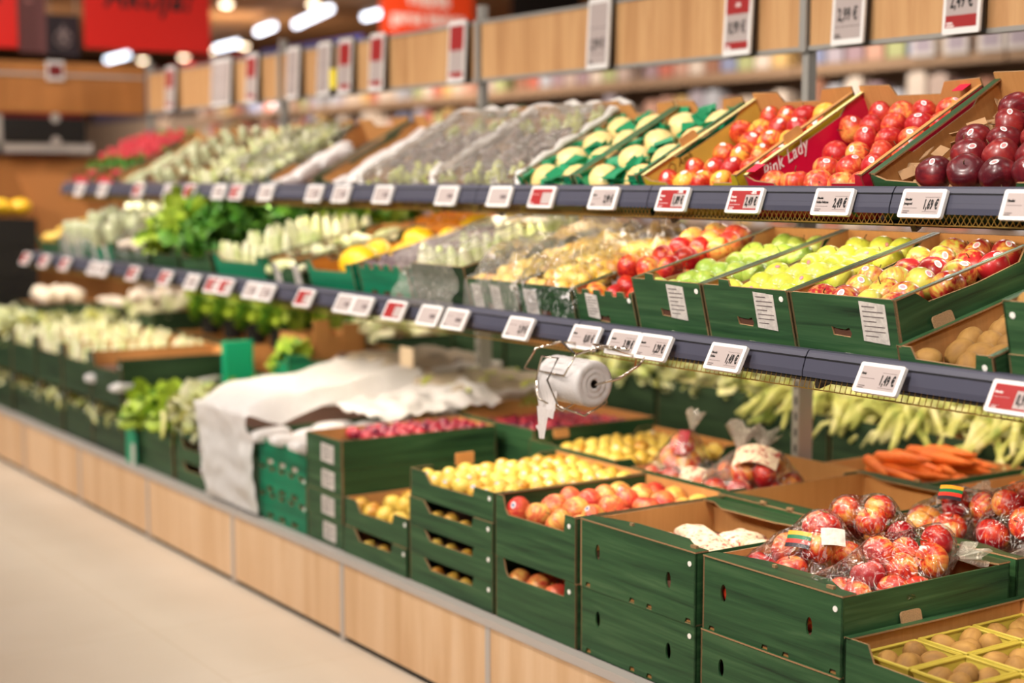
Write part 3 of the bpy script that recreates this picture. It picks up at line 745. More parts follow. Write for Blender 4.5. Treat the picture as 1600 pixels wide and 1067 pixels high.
def fill(cr, k, rows, cols, label, group, z=None, jit=.12, pst=0.0, x0=.0, x1=1.0, mound=.0, s=1.0, rot='rand', zj=.004, parts=True, miss=()):
    f = FM[k]; r = f['r'] * s; d = cr['d']; w_ = cr['w']; M = cr['M']
    z = cr['liner'] if z is None else z
    ax0, ax1 = r + .007 + (d - 2 * r - .014) * x0, r + .007 + (d - 2 * r - .014) * x1
    out = []
    for i in range(rows):
        off = (i % 2) * .5
        n = cols if i % 2 == 0 else cols - 1 if cols > 2 else cols
        for j in range(n):
            if (i, j) in miss: continue
            lx = ax0 + (ax1 - ax0) * (i / max(1, rows - 1))
            span = w_ - 2 * r - .014
            q = (j + (off if n < cols else 0)) / max(1, cols - 1)
            ly = span * (.5 - q)
            lx += rnd.uniform(-jit, jit) * r; ly += rnd.uniform(-jit, jit) * r
            lx = min(max(lx, r + .006), d - r - .006); ly = min(max(ly, -w_ / 2 + r + .006), w_ / 2 - r - .006)
            lz = z + r * .97 + rnd.uniform(0, zj) + mound * (1 - (2 * lx / d - 1) ** 2) * (1 - (2 * ly / w_) ** 2)
            if rot == 'rand': rq = None
            elif rot == 'up': rq = cr['M'].to_quaternion() @ (Vector((rnd.gauss(0, .25), rnd.gauss(0, .25), 1)).normalized().to_track_quat('Z', 'Y') @ Matrix.Rotation(rnd.uniform(0, 6.28), 4, 'Z').to_quaternion())
            elif rot == 'flatx': rq = cr['M'].to_quaternion() @ Matrix.Rotation(rnd.gauss(0, .18), 4, 'Z').to_quaternion() @ Matrix.Rotation(rnd.gauss(0, .1), 4, 'Y').to_quaternion()
            elif rot == 'liex': rq = cr['M'].to_quaternion() @ Matrix.Rotation(rnd.gauss(0, .25), 4, 'Z').to_quaternion() @ Matrix.Rotation(-PI / 2 + rnd.gauss(0, .12), 4, 'Y').to_quaternion()
            elif rot == 'carrot': rq = cr['M'].to_quaternion() @ Matrix.Rotation(-PI / 2 + rnd.gauss(0, .3), 4, 'Z').to_quaternion() @ Matrix.Rotation(rnd.gauss(0, .08), 4, 'Y').to_quaternion()
            elif rot == 'liey': rq = cr['M'].to_quaternion() @ Matrix.Rotation(PI / 2 + rnd.gauss(0, .5), 4, 'Z').to_quaternion() @ Matrix.Rotation(-PI / 2 + rnd.gauss(0, .2), 4, 'Y').to_quaternion()
            out.append(put(k, M @ Vector((lx, ly, lz)), rq, label, group, rnd.random() < pst, s * rnd.uniform(.96, 1.04), parts))
    return out

# ------------------------------------------------------------------ TOP SHELF
def top(label, y0, y1, **k):
    k.setdefault('depth', .46); k.setdefault('h', .115); k.setdefault('front', 'low'); k.setdefault('side', 'sidelow'); k.setdefault('back', 'back')
    k.setdefault('sfl', .014)
    return crate(label, 2.656, y0, y1, 1.399, tilt=TT, **k)
c = top('green fruit crate of dark red apples at the right end of the top shelf', 1.90, 2.43, liner=.02, sfl=.022, linermat=BROWNPAPER, dots=[(.47, .085)], h=.118, depth=.48)
fill(c, 'dark', 6, 6, 'dark red apple in the green crate on the top shelf', 'dark red apples on the top shelf', z=.05, pst=.6, s=1.04, miss=[(0, 0), (1, 0), (2, 0), (3, 0), (4, 0), (5, 0)])
pm = MB()
for i in range(26):
    a = Vector((rnd.uniform(.06, .44), c['w'] / 2 - rnd.uniform(.02, .07), rnd.uniform(.03, .09)))
    pm.box(-.022, .022, -.012, .012, -.001, .001, 0, TR(*a) @ Matrix.Rotation(rnd.uniform(0, 6), 4, 'Z') @ Matrix.Rotation(rnd.uniform(-1, 1), 4, 'X'))
o = pm.build('paper_filler', BROWNPAPER, None, c['M']); tag(o, 'crumpled brown paper filler beside the dark red apples', 'paper', kind='stuff')
c = top('bright pink fruit carton with white script lettering on the top shelf', 2.452, 2.842, mat=PINKD, inner=KRAFT, farmat=PINK, farflange=CREAM, nearflange=KRAFT, flap=.42, liner=.018, linermat=flat('tray_red', (150, 30, 40), .7))
fill(c, 'pink', 6, 5, 'red-blushed apple in the bright pink carton on the top shelf', 'apples in the pink carton', z=.030, pst=.5, miss=[(1, 0), (2, 0), (3, 0)])
t_ = text('lettering', 'Pink Lady', .048, WHITEINK, c['e'], axes((.135, c['w'] / 2 - .0065, .088), (1, 0, 0), (0, 0, 1), (0, -1, 0)), .8, .0006, 'CENTER', .35); t_['label'] = 'white script lettering'
for q, (yy, xx) in enumerate(((c['w'] / 2 - .012, .03), (-c['w'] / 2 + .05, .44))):
    MB().box(xx - .02, xx + .02, yy - .02, yy + .012, .1185, .1195).build('printed_patch', PINK, c['e'])
g2 = MB()
for (u, v, a) in ((.09, .02, .5), (.12, .03, -.4), (.15, .02, .9), (.06, .03, 0)): g2.box(-.001, .0005, -.016, .016, -.004, .004, 0, TR(-.0008, -u + .02, v) @ Matrix.Rotation(a, 4, 'X'))
g2.build('leaf_print', flat('print_green', (40, 120, 70), .5), c['e'])
c = top('yellow fruit carton of orange-red apples on the top shelf', 2.866, 3.243, mat=flat('mustard_print', (186, 160, 30), .5), inner=KRAFT, farmat=YELLOWP, farflange=CREAM, nearflange=KRAFT, flap=.42, liner=.018, linermat=flat('tray_amber', (160, 110, 50), .7))
fill(c, 'brae', 6, 5, 'orange-red apple in the yellow carton on the top shelf', 'apples in the yellow carton', z=.032, pst=.65, miss=[(2, 0), (3, 0)])
MB().tube([(.100 + .012 * math.cos(a * .5), c['w'] / 2 - .0062, .085 + .012 * math.sin(a * .5)) for a in range(13)], .0012, 4).build('ring_emblem', flat('emblem_brown', (120, 80, 30), .6), c['e'])
text('lettering', 'Amb', .032, flat('emblem_brown', (120, 80, 30), .6), c['e'], axes((.150, c['w'] / 2 - .0065, .085), (1, 0, 0), (0, 0, 1), (0, -1, 0)), .8, 0, 'CENTER', .3)

# melons in green tissue: two crates
for i, (a, b) in enumerate(((3.262, 3.55), (3.56, 3.84))):
    c = top('green crate of cream melons wrapped in green tissue, ' + ('beside the yellow carton' if i == 0 else 'beside the film-covered grapes'), a, b, mat=TEAL, liner=.02, linermat=TISSUE, front='wide', depth=.44)
    fill(c, 'melon', 4, 2, 'cream melon nested in green tissue on the top shelf, ' + ('right crate' if i == 0 else 'left crate'), 'cream melons in green tissue', z=.012, s=.92, rot='liey')
    tm = MB()
    for q in range(5):
        for j in range(3):
            for m in range(9):
                p = Vector((.03 + .095 * q + rnd.uniform(-.02, .02), -.12 + .12 * j + rnd.uniform(-.02, .02), .065 + rnd.uniform(0, .035)))
                tm.box(-.028, .028, -.02, .02, -.0008, .0008, 0, TR(*p) @ Matrix.Rotation(rnd.uniform(0, 6), 4, 'Z') @ Matrix.Rotation(rnd.uniform(-1.3, 1.3), 4, 'X'))
    tag(tm.build('tissue', TISSUE, None, c['M']), 'crumpled green tissue around the melons, ' + ('right crate' if i == 0 else 'left crate'), 'tissue', kind='stuff')

def sheet_mesh(name, fn, nu, nv, mat, thick=.0012, seed=0):
    mb = MB(); vs = [fn(i / nu, j / nv) for i in range(nu + 1) for j in range(nv + 1)]
    fs = [(i * (nv + 1) + j, (i + 1) * (nv + 1) + j, (i + 1) * (nv + 1) + j + 1, i * (nv + 1) + j + 1) for i in range(nu) for j in range(nv)]
    mb.add(vs, fs); return mb.mesh(name, mat, True)
def cover(c, label, mat, over=.02, rise=.03, amp=.012, seed=0, rim=True, x0=0.0, x1=1.0, fdrop=.06):
    """a loose film over one crate, hanging a little over every edge"""
    w_, d, h = c['w'] / 2 + over, c['d'], c['h']
    def fn(u, v):
        x = -over + (d * x1 + 2 * over) * u; y = -w_ + 2 * w_ * v
        e1 = min(u, 1 - u, v, 1 - v) * 8
        z = h + rise * min(1, e1) + amp * noise.noise(Vector((x * 14 + seed, y * 14, 0))) * 1.4 + amp * .5 * noise.noise(Vector((x * 40, y * 40 + seed, 1)))
        if e1 < .5: z -= .03 * (1 - e1 * 2) + (fdrop * (1 - u * 30) if u < .033 else 0)
        return Vector((x, y, z))
    o = mesh_obj('plastic_cover', sheet_mesh('plastic_cover', fn, 34, 30, mat), None, c['M'])
    tag(o, label, 'film')
    if rim:
        pts = []
        for (u, v) in [(0, q / 12) for q in range(13)] + [(q / 14, 1) for q in range(1, 15)] + [(1, 1 - q / 12) for q in range(1, 13)] + [(1 - q / 14, 0) for q in range(1, 14)]:
            p = fn(u, v); p.z += .028 + .008 * math.sin(u * 31 + v * 23); pts.append(p)
        link(bpy.data.objects.new('gathered_hem', MB().tube(pts, .014, 7, 0, True).mesh('gathered_hem', FILMW, True)), o)
    return o
for i, (a, b, who) in enumerate(((3.86, 4.32, 'beside the melons'), (4.34, 4.80, 'one crate further left'))):
    c = top(f'crate of dark and green grapes under film on the top shelf, {who}', a, b, mat=flat('brown_crate', (120, 92, 70), .7), liner=.028, depth=.47)
    fill(c, 'grapeb', 5, 5, f'dark grape bunch under film on the top shelf, {who}', 'dark grapes ' + who, x0=.24, x1=.70, rot='liey')
    fill(c, 'grape', 2, 4, f'green grape bunch under film on the top shelf, {who}', 'green grapes ' + who, x0=0, x1=.12, rot='liey')
    fill(c, 'grape', 2, 4, f'green grape bunch at the back under film, {who}', 'green grapes at the back ' + who, x0=.84, x1=1, rot='liey')
    cover(c, f'clear film drawn over the grape crate on the top shelf, {who}', FILMC, seed=i * 7)
farspec = [
 (4.82, 5.12, 'green crate of small white packs on the top shelf beside the grapes', GREEN, 'packw', 5, 3, 'small white wrapped pack beside the grapes on the top shelf', 'flatx'),
 (5.16, 5.56, 'nearly empty brown-lined green crate on the top shelf with a few white packs', GREEN, 'packw', 4, 1, 'white pack in the nearly empty green crate on the top shelf', 'flatx'),
 (5.60, 6.02, 'green crate of glistening pale salad bags on the top shelf', GREEN, 'cabbage', 7, 4, 'pale salad head in a clear bag on the top shelf', 'rand'),
 (6.04, 6.42, 'green crate heaped with cream endives on the top shelf', GREEN, 'endive', 5, 5, 'cream endive heaped on the top shelf', 'flatx'),
 (6.46, 6.86, 'brown crate of wrapped greens on the top shelf left of the endives', flat('brown_crate', (120, 92, 70), .7), 'packc', 5, 3, 'wrapped pale green vegetable left of the endives on the top shelf', 'liex'),
 (6.90, 7.28, 'brown-edged crate of wrapped cucumbers on the top shelf beside the radishes', flat('brown_crate', (120, 92, 70), .7), 'packc', 5, 3, 'wrapped long green vegetable beside the radishes on the top shelf', 'flatx'),
 (7.32, 7.66, 'green crate of radish bunches with leaves on the top shelf', GREEN, 'radish', 5, 4, 'red radish bunch with leaves in the right radish crate', 'flatx'),
 (7.68, 8.02, 'green crate of radish bunches at the far left end of the top shelf', GREEN, 'radish', 5, 4, 'red radish bunch in the far left radish crate', 'flatx')]
for (a, b, lab, mt, k, r_, cl, fl_, rot) in farspec:
    c = top(lab, a, b, mat=mt, liner=.038)
    if 'nearly' in lab: fill(c, k, r_, cl, fl_, fl_ + 's', rot=rot, x1=.9, miss=[(3, 0)]); fill(c, 'packw', 1, 1, 'lone orange-brown carton pack in the nearly empty crate', 'lone pack', x0=.6, rot=rot)
    else:
        fill(c, k, r_, cl, fl_, fl_ + 's', rot=rot, mound=.012, s=.5 if k == 'cabbage' else .8, jit=.3)
        if k == 'cabbage': cover(c, 'clear glistening film over the salad heads on the top shelf', FILM, rim=False, rise=.03, amp=.02)
        if k == 'radish': fill(c, k, 4, 3, 'upper ' + fl_, 'upper ' + fl_ + 's', rot=rot, z=.08, x0=.55, s=.9, jit=.3); fill(c, 'parsley', 2, 3, 'radish leaves tuft, ' + fl_.split('in the ')[1], 'radish leaves, ' + fl_.split('in the ')[1], rot='up', z=.055, x0=.3, x1=.5, s=.42)

# far side of the display: green crates seen between the posts
mlab = ['right of the first upright', 'with oranges', 'between two uprights', 'behind the yellow carton', 'behind the melons', 'behind the nearer grapes', 'behind the farther grapes', 'behind the white packs', 'behind the salad bags', 'behind the endives', 'behind the cucumbers', 'behind the radishes']
for i in range(12):
    a = 2.1 + .455 * i
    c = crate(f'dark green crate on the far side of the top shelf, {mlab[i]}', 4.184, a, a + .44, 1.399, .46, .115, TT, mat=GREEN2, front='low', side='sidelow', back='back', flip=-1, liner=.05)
    k = ['green', 'orange', 'orange', 'pear', 'mango', 'green', 'onion', 'orange', 'lettuce', 'green', 'orange', 'onion'][i]
    rr_, cc_ = (3, 3) if k in ('mango', 'lettuce') else (4, 4)
    fill(c, k, rr_, cc_, FM[k]['name'].replace('_', ' ') + f' in the far side crate {mlab[i]}', f'produce in the far side crate {mlab[i]}', x0=.4, x1=1, parts=False, mound=.02)

# ------------------------------------------------------------------ MIDDLE SHELF
def mid(label, y0, y1, z0=1.138, x0=2.447, under=True, ulabel=None, **k):
    k.setdefault('depth', .50); k.setdefault('h', .108); k.setdefault('front', 'tab'); k.setdefault('side', 'sidecurve'); k.setdefault('sfl', .012)
    if under:
        uh = (z0 - 1.056) / math.cos(TM) - .002
        crate(ulabel or ('crate under the ' + label.replace(' on the middle shelf', '').replace(' of the middle shelf', '').replace(' with white labels and', ' of').replace('in glittering film', 'in film')), x0 + .018 + .002, y0, y1, 1.056 + .002, k['depth'], uh, TM, mat=k.get('mat'), sheets=[(.18 * (y1 - y0) * 2.6, uh * .75, .06, .05, .002)] if k.get('sheets') else (), dots=[(.24, uh * .5)] if k.get('dots') else ())
    return crate(label, x0, y0, y1, z0, tilt=TM, **k)
c = mid('green crate of red-and-green apples at the right of the middle shelf', 2.180, 2.490, liner=.03, holes='hand', sheets=[(.205, .100, .072, .088, .004)], front='flat')
fill(c, 'jona', 6, 4, 'red-and-green apple in the green crate on the middle shelf', 'red-and-green apples on the middle shelf', z=.032, pst=.55, s=1.1)
c = mid('green crate of yellow-green apples on the middle shelf', 2.492, 2.785, liner=.03, holes='hand', sheets=[(.175, .100, .065, .085, .004)], dots=[(.265, .088)])
fill(c, 'yg', 6, 4, 'yellow-green apple in the green crate on the middle shelf', 'yellow-green apples on the middle shelf', z=.030, pst=.5, s=1.06)
c = mid('green crate of pale green apples on the middle shelf', 2.787, 3.054, liner=.03, holes='hand', sheets=[(.135, .100, .062, .085, .004)], dots=[(.245, .088)])
fill(c, 'green', 6, 4, 'pale green apple in the green crate on the middle shelf', 'pale green apples on the middle shelf', z=.028, s=.98)
c = mid('low green crate of mixed red apples on the middle shelf', 3.06, 3.315, z0=1.105, x0=2.455, h=.100, liner=.03, holes='hand', sheets=[(.05, .09, .05, .065, .004)], dots=[(.235, .08)], front='serr')
fill(c, 'brae', 6, 3, 'orange-red apple in the low green crate on the middle shelf', 'mixed apples on the middle shelf', z=.032, pst=.2)
fill(c, 'red', 3, 3, 'shiny deep red apple heaped in the low green crate on the middle shelf', 'deep red apples on the middle shelf', z=.075, x0=.3, x1=.75)
fill(c, 'peach', 2, 3, 'large peach-pink apple heaped at the back of the low green crate', 'large apples at the back of the low green crate', z=.085, x0=.85, x1=1.0)
c = mid('low green crate of golden pears on the middle shelf', 3.32, 3.585, z0=1.10, x0=2.455, h=.104, liner=.04, holes='hand', sheets=[(.03, .09, .06, .07, .004)], dots=[(.245, .085)], front='flat')
fill(c, 'pear', 9, 5, 'golden pear in the low green crate on the middle shelf', 'golden pears on the middle shelf', z=.05, mound=.03)
cover(c, 'shiny clear film over the golden pears on the middle shelf', FILM, rim=False, rise=.05, amp=.035, seed=3)
c = mid('green printed crate of pears in glittering film on the middle shelf', 3.59, 3.845, z0=1.10, x0=2.455, h=.104, liner=.04, holes='hand', sheets=[(.02, .09, .05, .07, .004), (.12, .09, .05, .07, .004)], dots=[(.235, .085)], front='flat')
fill(c, 'pear', 8, 5, 'pale pear under glittering film on the middle shelf', 'pears under film on the middle shelf', z=.05, mound=.02)
cover(c, 'glittering clear film over the pale pears on the middle shelf', FILMC, rim=False, rise=.06, amp=.03, seed=5)
c = mid('dark crate wrapped in a clear plastic bag on the middle shelf', 3.86, 4.17, z0=1.105, x0=2.46, h=.13, liner=.09, front='flat', mat=GREEN2, side='flat')
fill(c, 'endive', 4, 5, 'pale endive in the bag-wrapped crate on the middle shelf', 'pale endives in the bag-wrapped crate', rot='flatx', s=.8)
def bagfn(u, v):
    y = 3.85 + .34 * v; sw = 1 + .5 * math.sin(v * PI)
    n1 = noise.noise(Vector((u * 4, v * 6, 1))); n2 = noise.noise(Vector((u * 12, v * 18, 4)))
    if u < .5:
        q = u / .5; return Vector((2.395 - .010 * math.sin(q * 9) + .012 * n1, y + .012 * n2 + .03 * (1 - q) * (v - .3), 1.10 + .165 * q + .006 * n2))
    q = (u - .5) / .5; return Vector((2.40 + .47 * q, y + .01 * n2, 1.265 + .115 * q + .03 * n1 + .02 * math.sin(q * PI)))
o = mesh_obj('plastic_bag', sheet_mesh('plastic_bag', bagfn, 40, 30, FILMC)); tag(o, 'clear plastic bag hanging over the front of the dark crate on the middle shelf', 'bag')
c = mid('teal crate with a toothed edge holding dark figs on the middle shelf', 4.19, 4.52, z0=1.10, x0=2.455, h=.12, liner=.075, front='serr', mat=TEAL, holes='grip', dots=[(.31, .1)])
fill(c, 'date', 9, 7, 'dusty dark fig in the teal toothed crate', 'figs in the teal crate', mound=.02)
c = mid('teal crate with orange board sides and yellow melons on the middle shelf', 4.56, 4.90, z0=1.10, x0=2.455, h=.11, front='wide', mat=TEAL, inner=flat('orange_board', (206, 128, 40), .6), liner=.015)
fill(c, 'mango', 3, 2, 'bright yellow melon in the orange-lined crate', 'yellow melons in the orange-lined crate', z=.012, rot='liey', s=.8, miss=[(0, 0), (0, 1)])
put('mango', c['M'] @ Vector((.085, -.07, .085)), Matrix.Rotation(PI / 2, 4, 'X').to_quaternion(), 'large bright yellow melon at the front of the orange-lined crate', None, s=.95)
farm = [
 (4.95, 5.22, 'green crate of pale roots beside the yellow melons on the middle shelf', GREEN, 'endive', 4, 3, 'pale root vegetable in the crate beside the melons', 'liey', .04),
 (5.26, 5.72, 'green crate of pale endives spilling forward on the middle shelf', TEAL, 'endive', 5, 6, 'pale green endive spilling over the middle shelf rail', 'flatx', .05),
 (5.76, 6.08, 'green crate piled with dark green parsley on the middle shelf', GREEN, 'parsley', 3, 2, 'dark green parsley bunch in the middle shelf pile', 'up', .03),
 (6.12, 6.42, 'crate of light green lettuce hanging over the middle rail', GREEN, 'lettuce', 3, 2, 'light green lettuce beside the parsley on the middle shelf', 'up', .02),
 (6.46, 6.86, 'green crate of white mushroom packs on the middle shelf', GREEN, 'mush', 8, 6, 'white mushroom on the middle shelf', 'up', .05),
 (6.90, 7.22, 'teal crate with white labels left of the mushrooms', TEAL, 'packc', 5, 2, 'wrapped pale green vegetable left of the mushrooms', 'liex', .05),
 (7.26, 7.62, 'teal crate with white labels and wrapped greens near the left end of the middle shelf', TEAL, 'packc', 5, 3, 'wrapped greens near the left end of the middle shelf', 'liex', .05),
 (7.66, 8.00, 'green crate of yellow fruit at the left end of the middle shelf', GREEN, 'pear', 6, 5, 'yellow fruit at the left end of the middle shelf', 'rand', .05)]
for (a, b, lab, mt, k, r_, cl, fl_, rot, ln) in farm:
    c = mid(lab, a, b, z0=1.10, x0=2.455, h=.105, mat=mt, front='wide', liner=ln, sheets=[(.04, .09, .05, .07, .004), (.2, .09, .05, .07, .004)] if 'labels' in lab or 'roots' in lab else ())
    fill(c, k, r_, cl, fl_, fl_ + ', piled', rot=rot, mound=.03, jit=.3, s=.8 if k == 'endive' else 1.0)
    if k in ('parsley', 'lettuce'): fill(c, k, 2, 2, 'upper ' + fl_, 'upper ' + fl_ + ', piled', rot='up', z=.10, x0=.3, x1=.9)
    if k == 'mush': cover(c, 'clear film over the white mushrooms on the middle shelf', FILM, rim=False, rise=.04, amp=.02, seed=9)
    if k == 'packc' and 'near' in lab: cover(c, 'cloudy film over the wrapped greens near the left end of the middle shelf', FILMC, rim=False, rise=.05, seed=11)
# rear row of the middle shelf and its board dividers
rear = [(4.3, 4.75, 'mango', 'yellow melon in the rear row behind the figs'), (4.85, 5.3, 'orange', 'orange in the rear row behind the endives'), (5.4, 5.95, 'lettuce', 'yellow-green lettuce in the rear row'), (6.1, 7.0, 'garlic', 'pale garlic bulb in the rear row'), (7.05, 7.7, 'garlic', 'cream garlic bulb in the rear row at the far end')]
for (a, b, k, lab) in rear:
    c = crate('tray for the ' + lab.split(' in ')[0] + ' row at the back of the middle shelf' + (', far end' if 'far end' in lab else ''), 2.97, a, b, 1.19, .30, .09, TM, mat=KRAFT, inner=KRAFT, liner=.05)
    big = k in ('mango', 'lettuce'); n = max(2, int((b - a) / (.17 if big else .085)))
    fill(c, k, 2 if big else 3, n, lab, lab + 's', rot='up' if k == 'lettuce' else 'rand', s=.8 if k == 'mango' else 1)
# right end of the middle shelf: kiwi and a green box
c = mid('low green crate of kiwi fruit at the right end of the middle shelf', 1.925, 2.172, z0=1.058, x0=2.44, h=.095, under=False, front='dip', side='flat', liner=.02, sfl=.016, dots=[(.22, .07)], flap=.3)
fill(c, 'kiwi', 7, 4, 'brown kiwi fruit in the low crate at the right end of the middle shelf', 'kiwi fruit on the middle shelf', z=.02, s=1.1, miss=[(0, 1), (3, 1)])
c = mid('stacked green crate at the right edge of the middle shelf', 1.60, 1.915, z0=1.155, front='flat', sfl=.02, liner=.05, dots=[(.02, .08)])
fill(c, 'kiwi', 7, 5, 'kiwi fruit in the stacked crate at the right edge', 'kiwi fruit in the stacked crate at the right edge', s=1.1)

# ------------------------------------------------------------------ BOTTOM DECK, front row
ZD = .285
def stack(labels, y0, y1, hs, x0=2.30, **k):
    z = ZD + .001; out = []
    for i, (lb, h) in enumerate(zip(labels, hs)):
        kk = dict(k); last = i == len(hs) - 1
        if not last: kk.pop('liner', None); kk.pop('linermat', None); kk['liner'] = .004 + h * .25 if k.get('see') else None
        kk.pop('see', None)
        out.append(crate(lb, x0 + rnd.uniform(-.004, .004), y0, y1, z, k.get('depth', .53), h - .001, **{q: v for q, v in kk.items() if q != 'depth'})); z += h
    return out
# kiwi crate at the right corner
s_ = stack(['lower green crate under the kiwi fruit at the right corner', 'top green crate of kiwi fruit in yellow punnets at the right corner'], 1.76, 2.186, (.13, .137), front='dip', side='flat', fl=0, sfl=.022, depth=.56, liner=.045, linermat=PUNNET, flap=.36)
c = s_[1]
for i in range(3):
    for j in range(3):
        bx, by = .03 + .175 * i, c['w'] / 2 - .02 - .135 * j
        pn = empty('punnet', c['M'] @ TR(bx + .08, by - .062, .046), ['front', 'middle', 'back'][i] + ' ' + ['left', 'centre', 'right'][j] + ' yellow plastic punnet of kiwi fruit in the right corner crate', 'punnet', 'yellow kiwi punnets')
        a, b = .080, .062; rim = MB()
        rim.tube([(-a, -b, .055), (a, -b, .055), (a, b, .055), (-a, b, .055)], .0045, 6, 0, True); rim.build('rim', PUNNET, pn)
        wl = MB()
        for (p, q) in (((-a, -b), (a, -b)), ((a, -b), (a, b)), ((a, b), (-a, b)), ((-a, b), (-a, -b))):
            wl.add([(p[0] * .85, p[1] * .85, 0), (q[0] * .85, q[1] * .85, 0), (q[0], q[1], .055), (p[0], p[1], .055)], [(0, 1, 2, 3)])
        wl.box(-a * .85, a * .85, -b * .85, b * .85, 0, .002); wl.build('tub', PUNNET, pn)
        for (u, v) in ((-.042, -.024), (-.042, .026), (.0, 0), (.042, -.026), (.042, .026)):
            put('kiwi', c['M'] @ Vector((bx + .08 + u, by - .062 + v, .078 + rnd.uniform(0, .010))), None, 'brown kiwi fruit in a yellow punnet at the right corner', 'kiwi fruit in yellow punnets')
stack(['lower big green crate at the front right below the bagged apples', 'big green crate of bagged red apples at the front right'], 2.192, 2.632, (.1725, .1725), fl=.080, holes='oval', dots=[(.415, .145)], liner=.07, depth=.53, tabs=[(.02, -.17, .02), (.045, .03, .01)])
stack(['lower big green crate below the printed bags', 'big green crate with printed paper bags and folded lips'], 2.650, 3.100, (.1725, .1725), fl=.080, holes='oval', dots=[(.425, .145)], liner=.085, depth=.45, tabs=[(.02, -.2, .02), (.045, .07, .01)])
s_ = stack(['lower green crate of peach-pink apples showing through its cut front', 'upper green crate of peach-pink apples'], 3.112, 3.490, (.1725, .1725), front='wide', side='flat', liner=.075, see=1, dots=[(.345, .145)], depth=.53, sfl=.012, farmat=GREEN)
fill(s_[1], 'peach', 6, 4, 'peach-pink apple in the upper green crate on the bottom deck', 'peach-pink apples on the bottom deck', z=.085, pst=.3, mound=.02, s=1.02)
fill(s_[0], 'peach', 2, 4, 'apple showing through the gap of the lower peach-pink apple crate', 'apples in the lower gap', z=.065, x1=.2)
pl = ['lowest', 'second lowest', 'third lowest', 'top']
s_ = stack([f'{q} of four thin green crates of small yellow pears' for q in pl], 3.500, 3.962, (.086,) * 4, front='slot', side='sidecurve', liner=.02, see=1, dots=[(.435, .065)], depth=.54, farmat=GREEN)
MB().box(.16, .225, s_[3]['w'] / 2 - .004, s_[3]['w'] / 2 + .002, .075, .112).build('hand_flap', KRAFT, s_[3]['e'])
fill(s_[3], 'pear', 8, 7, 'small yellow pear in the top crate of the four-crate pile', 'small yellow pears in the four-crate pile', z=.026, pst=.75, mound=.012, jit=.3)
for i in range(3): fill(s_[i], 'pear', 1, 6, f'yellow pear in the slot of the {pl[i]} thin crate', f'pears in the {pl[i]} slot', x1=0, parts=False, z=.008, s=.85)
s_ = stack(['lower green crate under the half-filled pears', 'upper green crate half filled with pale yellow pears'], 3.972, 4.385, (.090, .092), front='slot', side='flat', liner=.02, see=1, dots=[(.39, .07)], depth=.54)
fill(s_[1], 'pear', 6, 5, 'pale yellow pear in the half-filled low crate', 'pale yellow pears in the half-filled crate', z=.025, s=1.1, mound=.02)
fill(s_[0], 'pear', 1, 5, 'pear in the slot of the lower half-filled pile', 'pears in the lower slot', x1=0, parts=False, z=.008, s=.85)
s_ = stack(['lowest green plum crate with a white label', 'second plum crate with a white label', 'third plum crate from below with a white label', 'top plum crate with a white label'], 4.392, 4.650, (.088, .088, .088, .098), front='flat', side='flat', holes=None, sheets=[(.11, .075, .09, .06, .003)], liner=.055, depth=.60, back='flat')
fill(s_[3], 'plum', 8, 5, 'shiny purple plum in the front plum crate', 'plums in the front plum crate', mound=.012, x0=.22, jit=.4)
s_ = stack(['lowest teal toothed crate', 'middle teal toothed crate', 'top teal toothed crate of small wrapped packs'], 4.658, 5.05, (.096, .096, .100), front='serr', side='flat', mat=TEAL, holes='grip', dots=[(.37, .085)], liner=.08, linermat=LINING, depth=.58)
fill(s_[2], 'packw', 5, 3, 'whitish wrapped pack in the top teal toothed crate', 'whitish packs in the teal crate', rot='flatx', s=.85)
s_ = stack(['lowest crate behind the white draped sheet', 'middle crate behind the white draped sheet', 'top crate under the white draped sheet'], 5.06, 5.44, (.105, .105, .105), front='flat', side='flat', liner=.10, depth=.58)
s_ = stack(['lowest green crate left of the white sheet', 'middle green crate left of the white sheet', 'top green crate of pale greens left of the white sheet'], 5.45, 5.835, (.09, .09, .10), front='slot', side='flat', liner=.06, see=1, depth=.58)
fill(s_[2], 'cabbage', 4, 3, 'pale cabbage in the top crate left of the white sheet', 'pale cabbages left of the sheet', z=.045)
s_ = stack(['lower crate under the hanging salad greens', 'upper crate of hanging salad greens with a bright teal end'], 5.86, 6.33, (.09, .10), front='flat', side='flat', liner=.04, depth=.58)
fill(s_[1], 'lettuce', 3, 3, 'salad head with drooping leaves on the low pile', 'drooping salad heads on the low pile', rot='up', z=.05)
fill(s_[1], 'leek0', 1, 2, 'leek bunch drooping over the front of the low pile', 'leek bunches on the low pile', z=.07, x1=0, rot='up', s=.8)
e = empty('folded_box_end', TR(2.285, 6.28, .286), 'bright teal box end standing at the front below the drooping salad', 'box')
MB().box(-.006, 0, -.06, .06, 0, .16).build('panel', TEALB, e); MB().box(-.0075, -.006, -.045, -.005, .0, .09).build('label_sheet', PAPER, e)
xs = [6.42, 6.83, 7.24, 7.65, 8.06, 8.47]
xk = ['packw', 'endive', 'endive', 'endive', 'cabbage', 'cabbage']; xw = ['small white bag', 'pale endive', 'pale endive', 'pale endive', 'pale cabbage', 'pale cabbage']
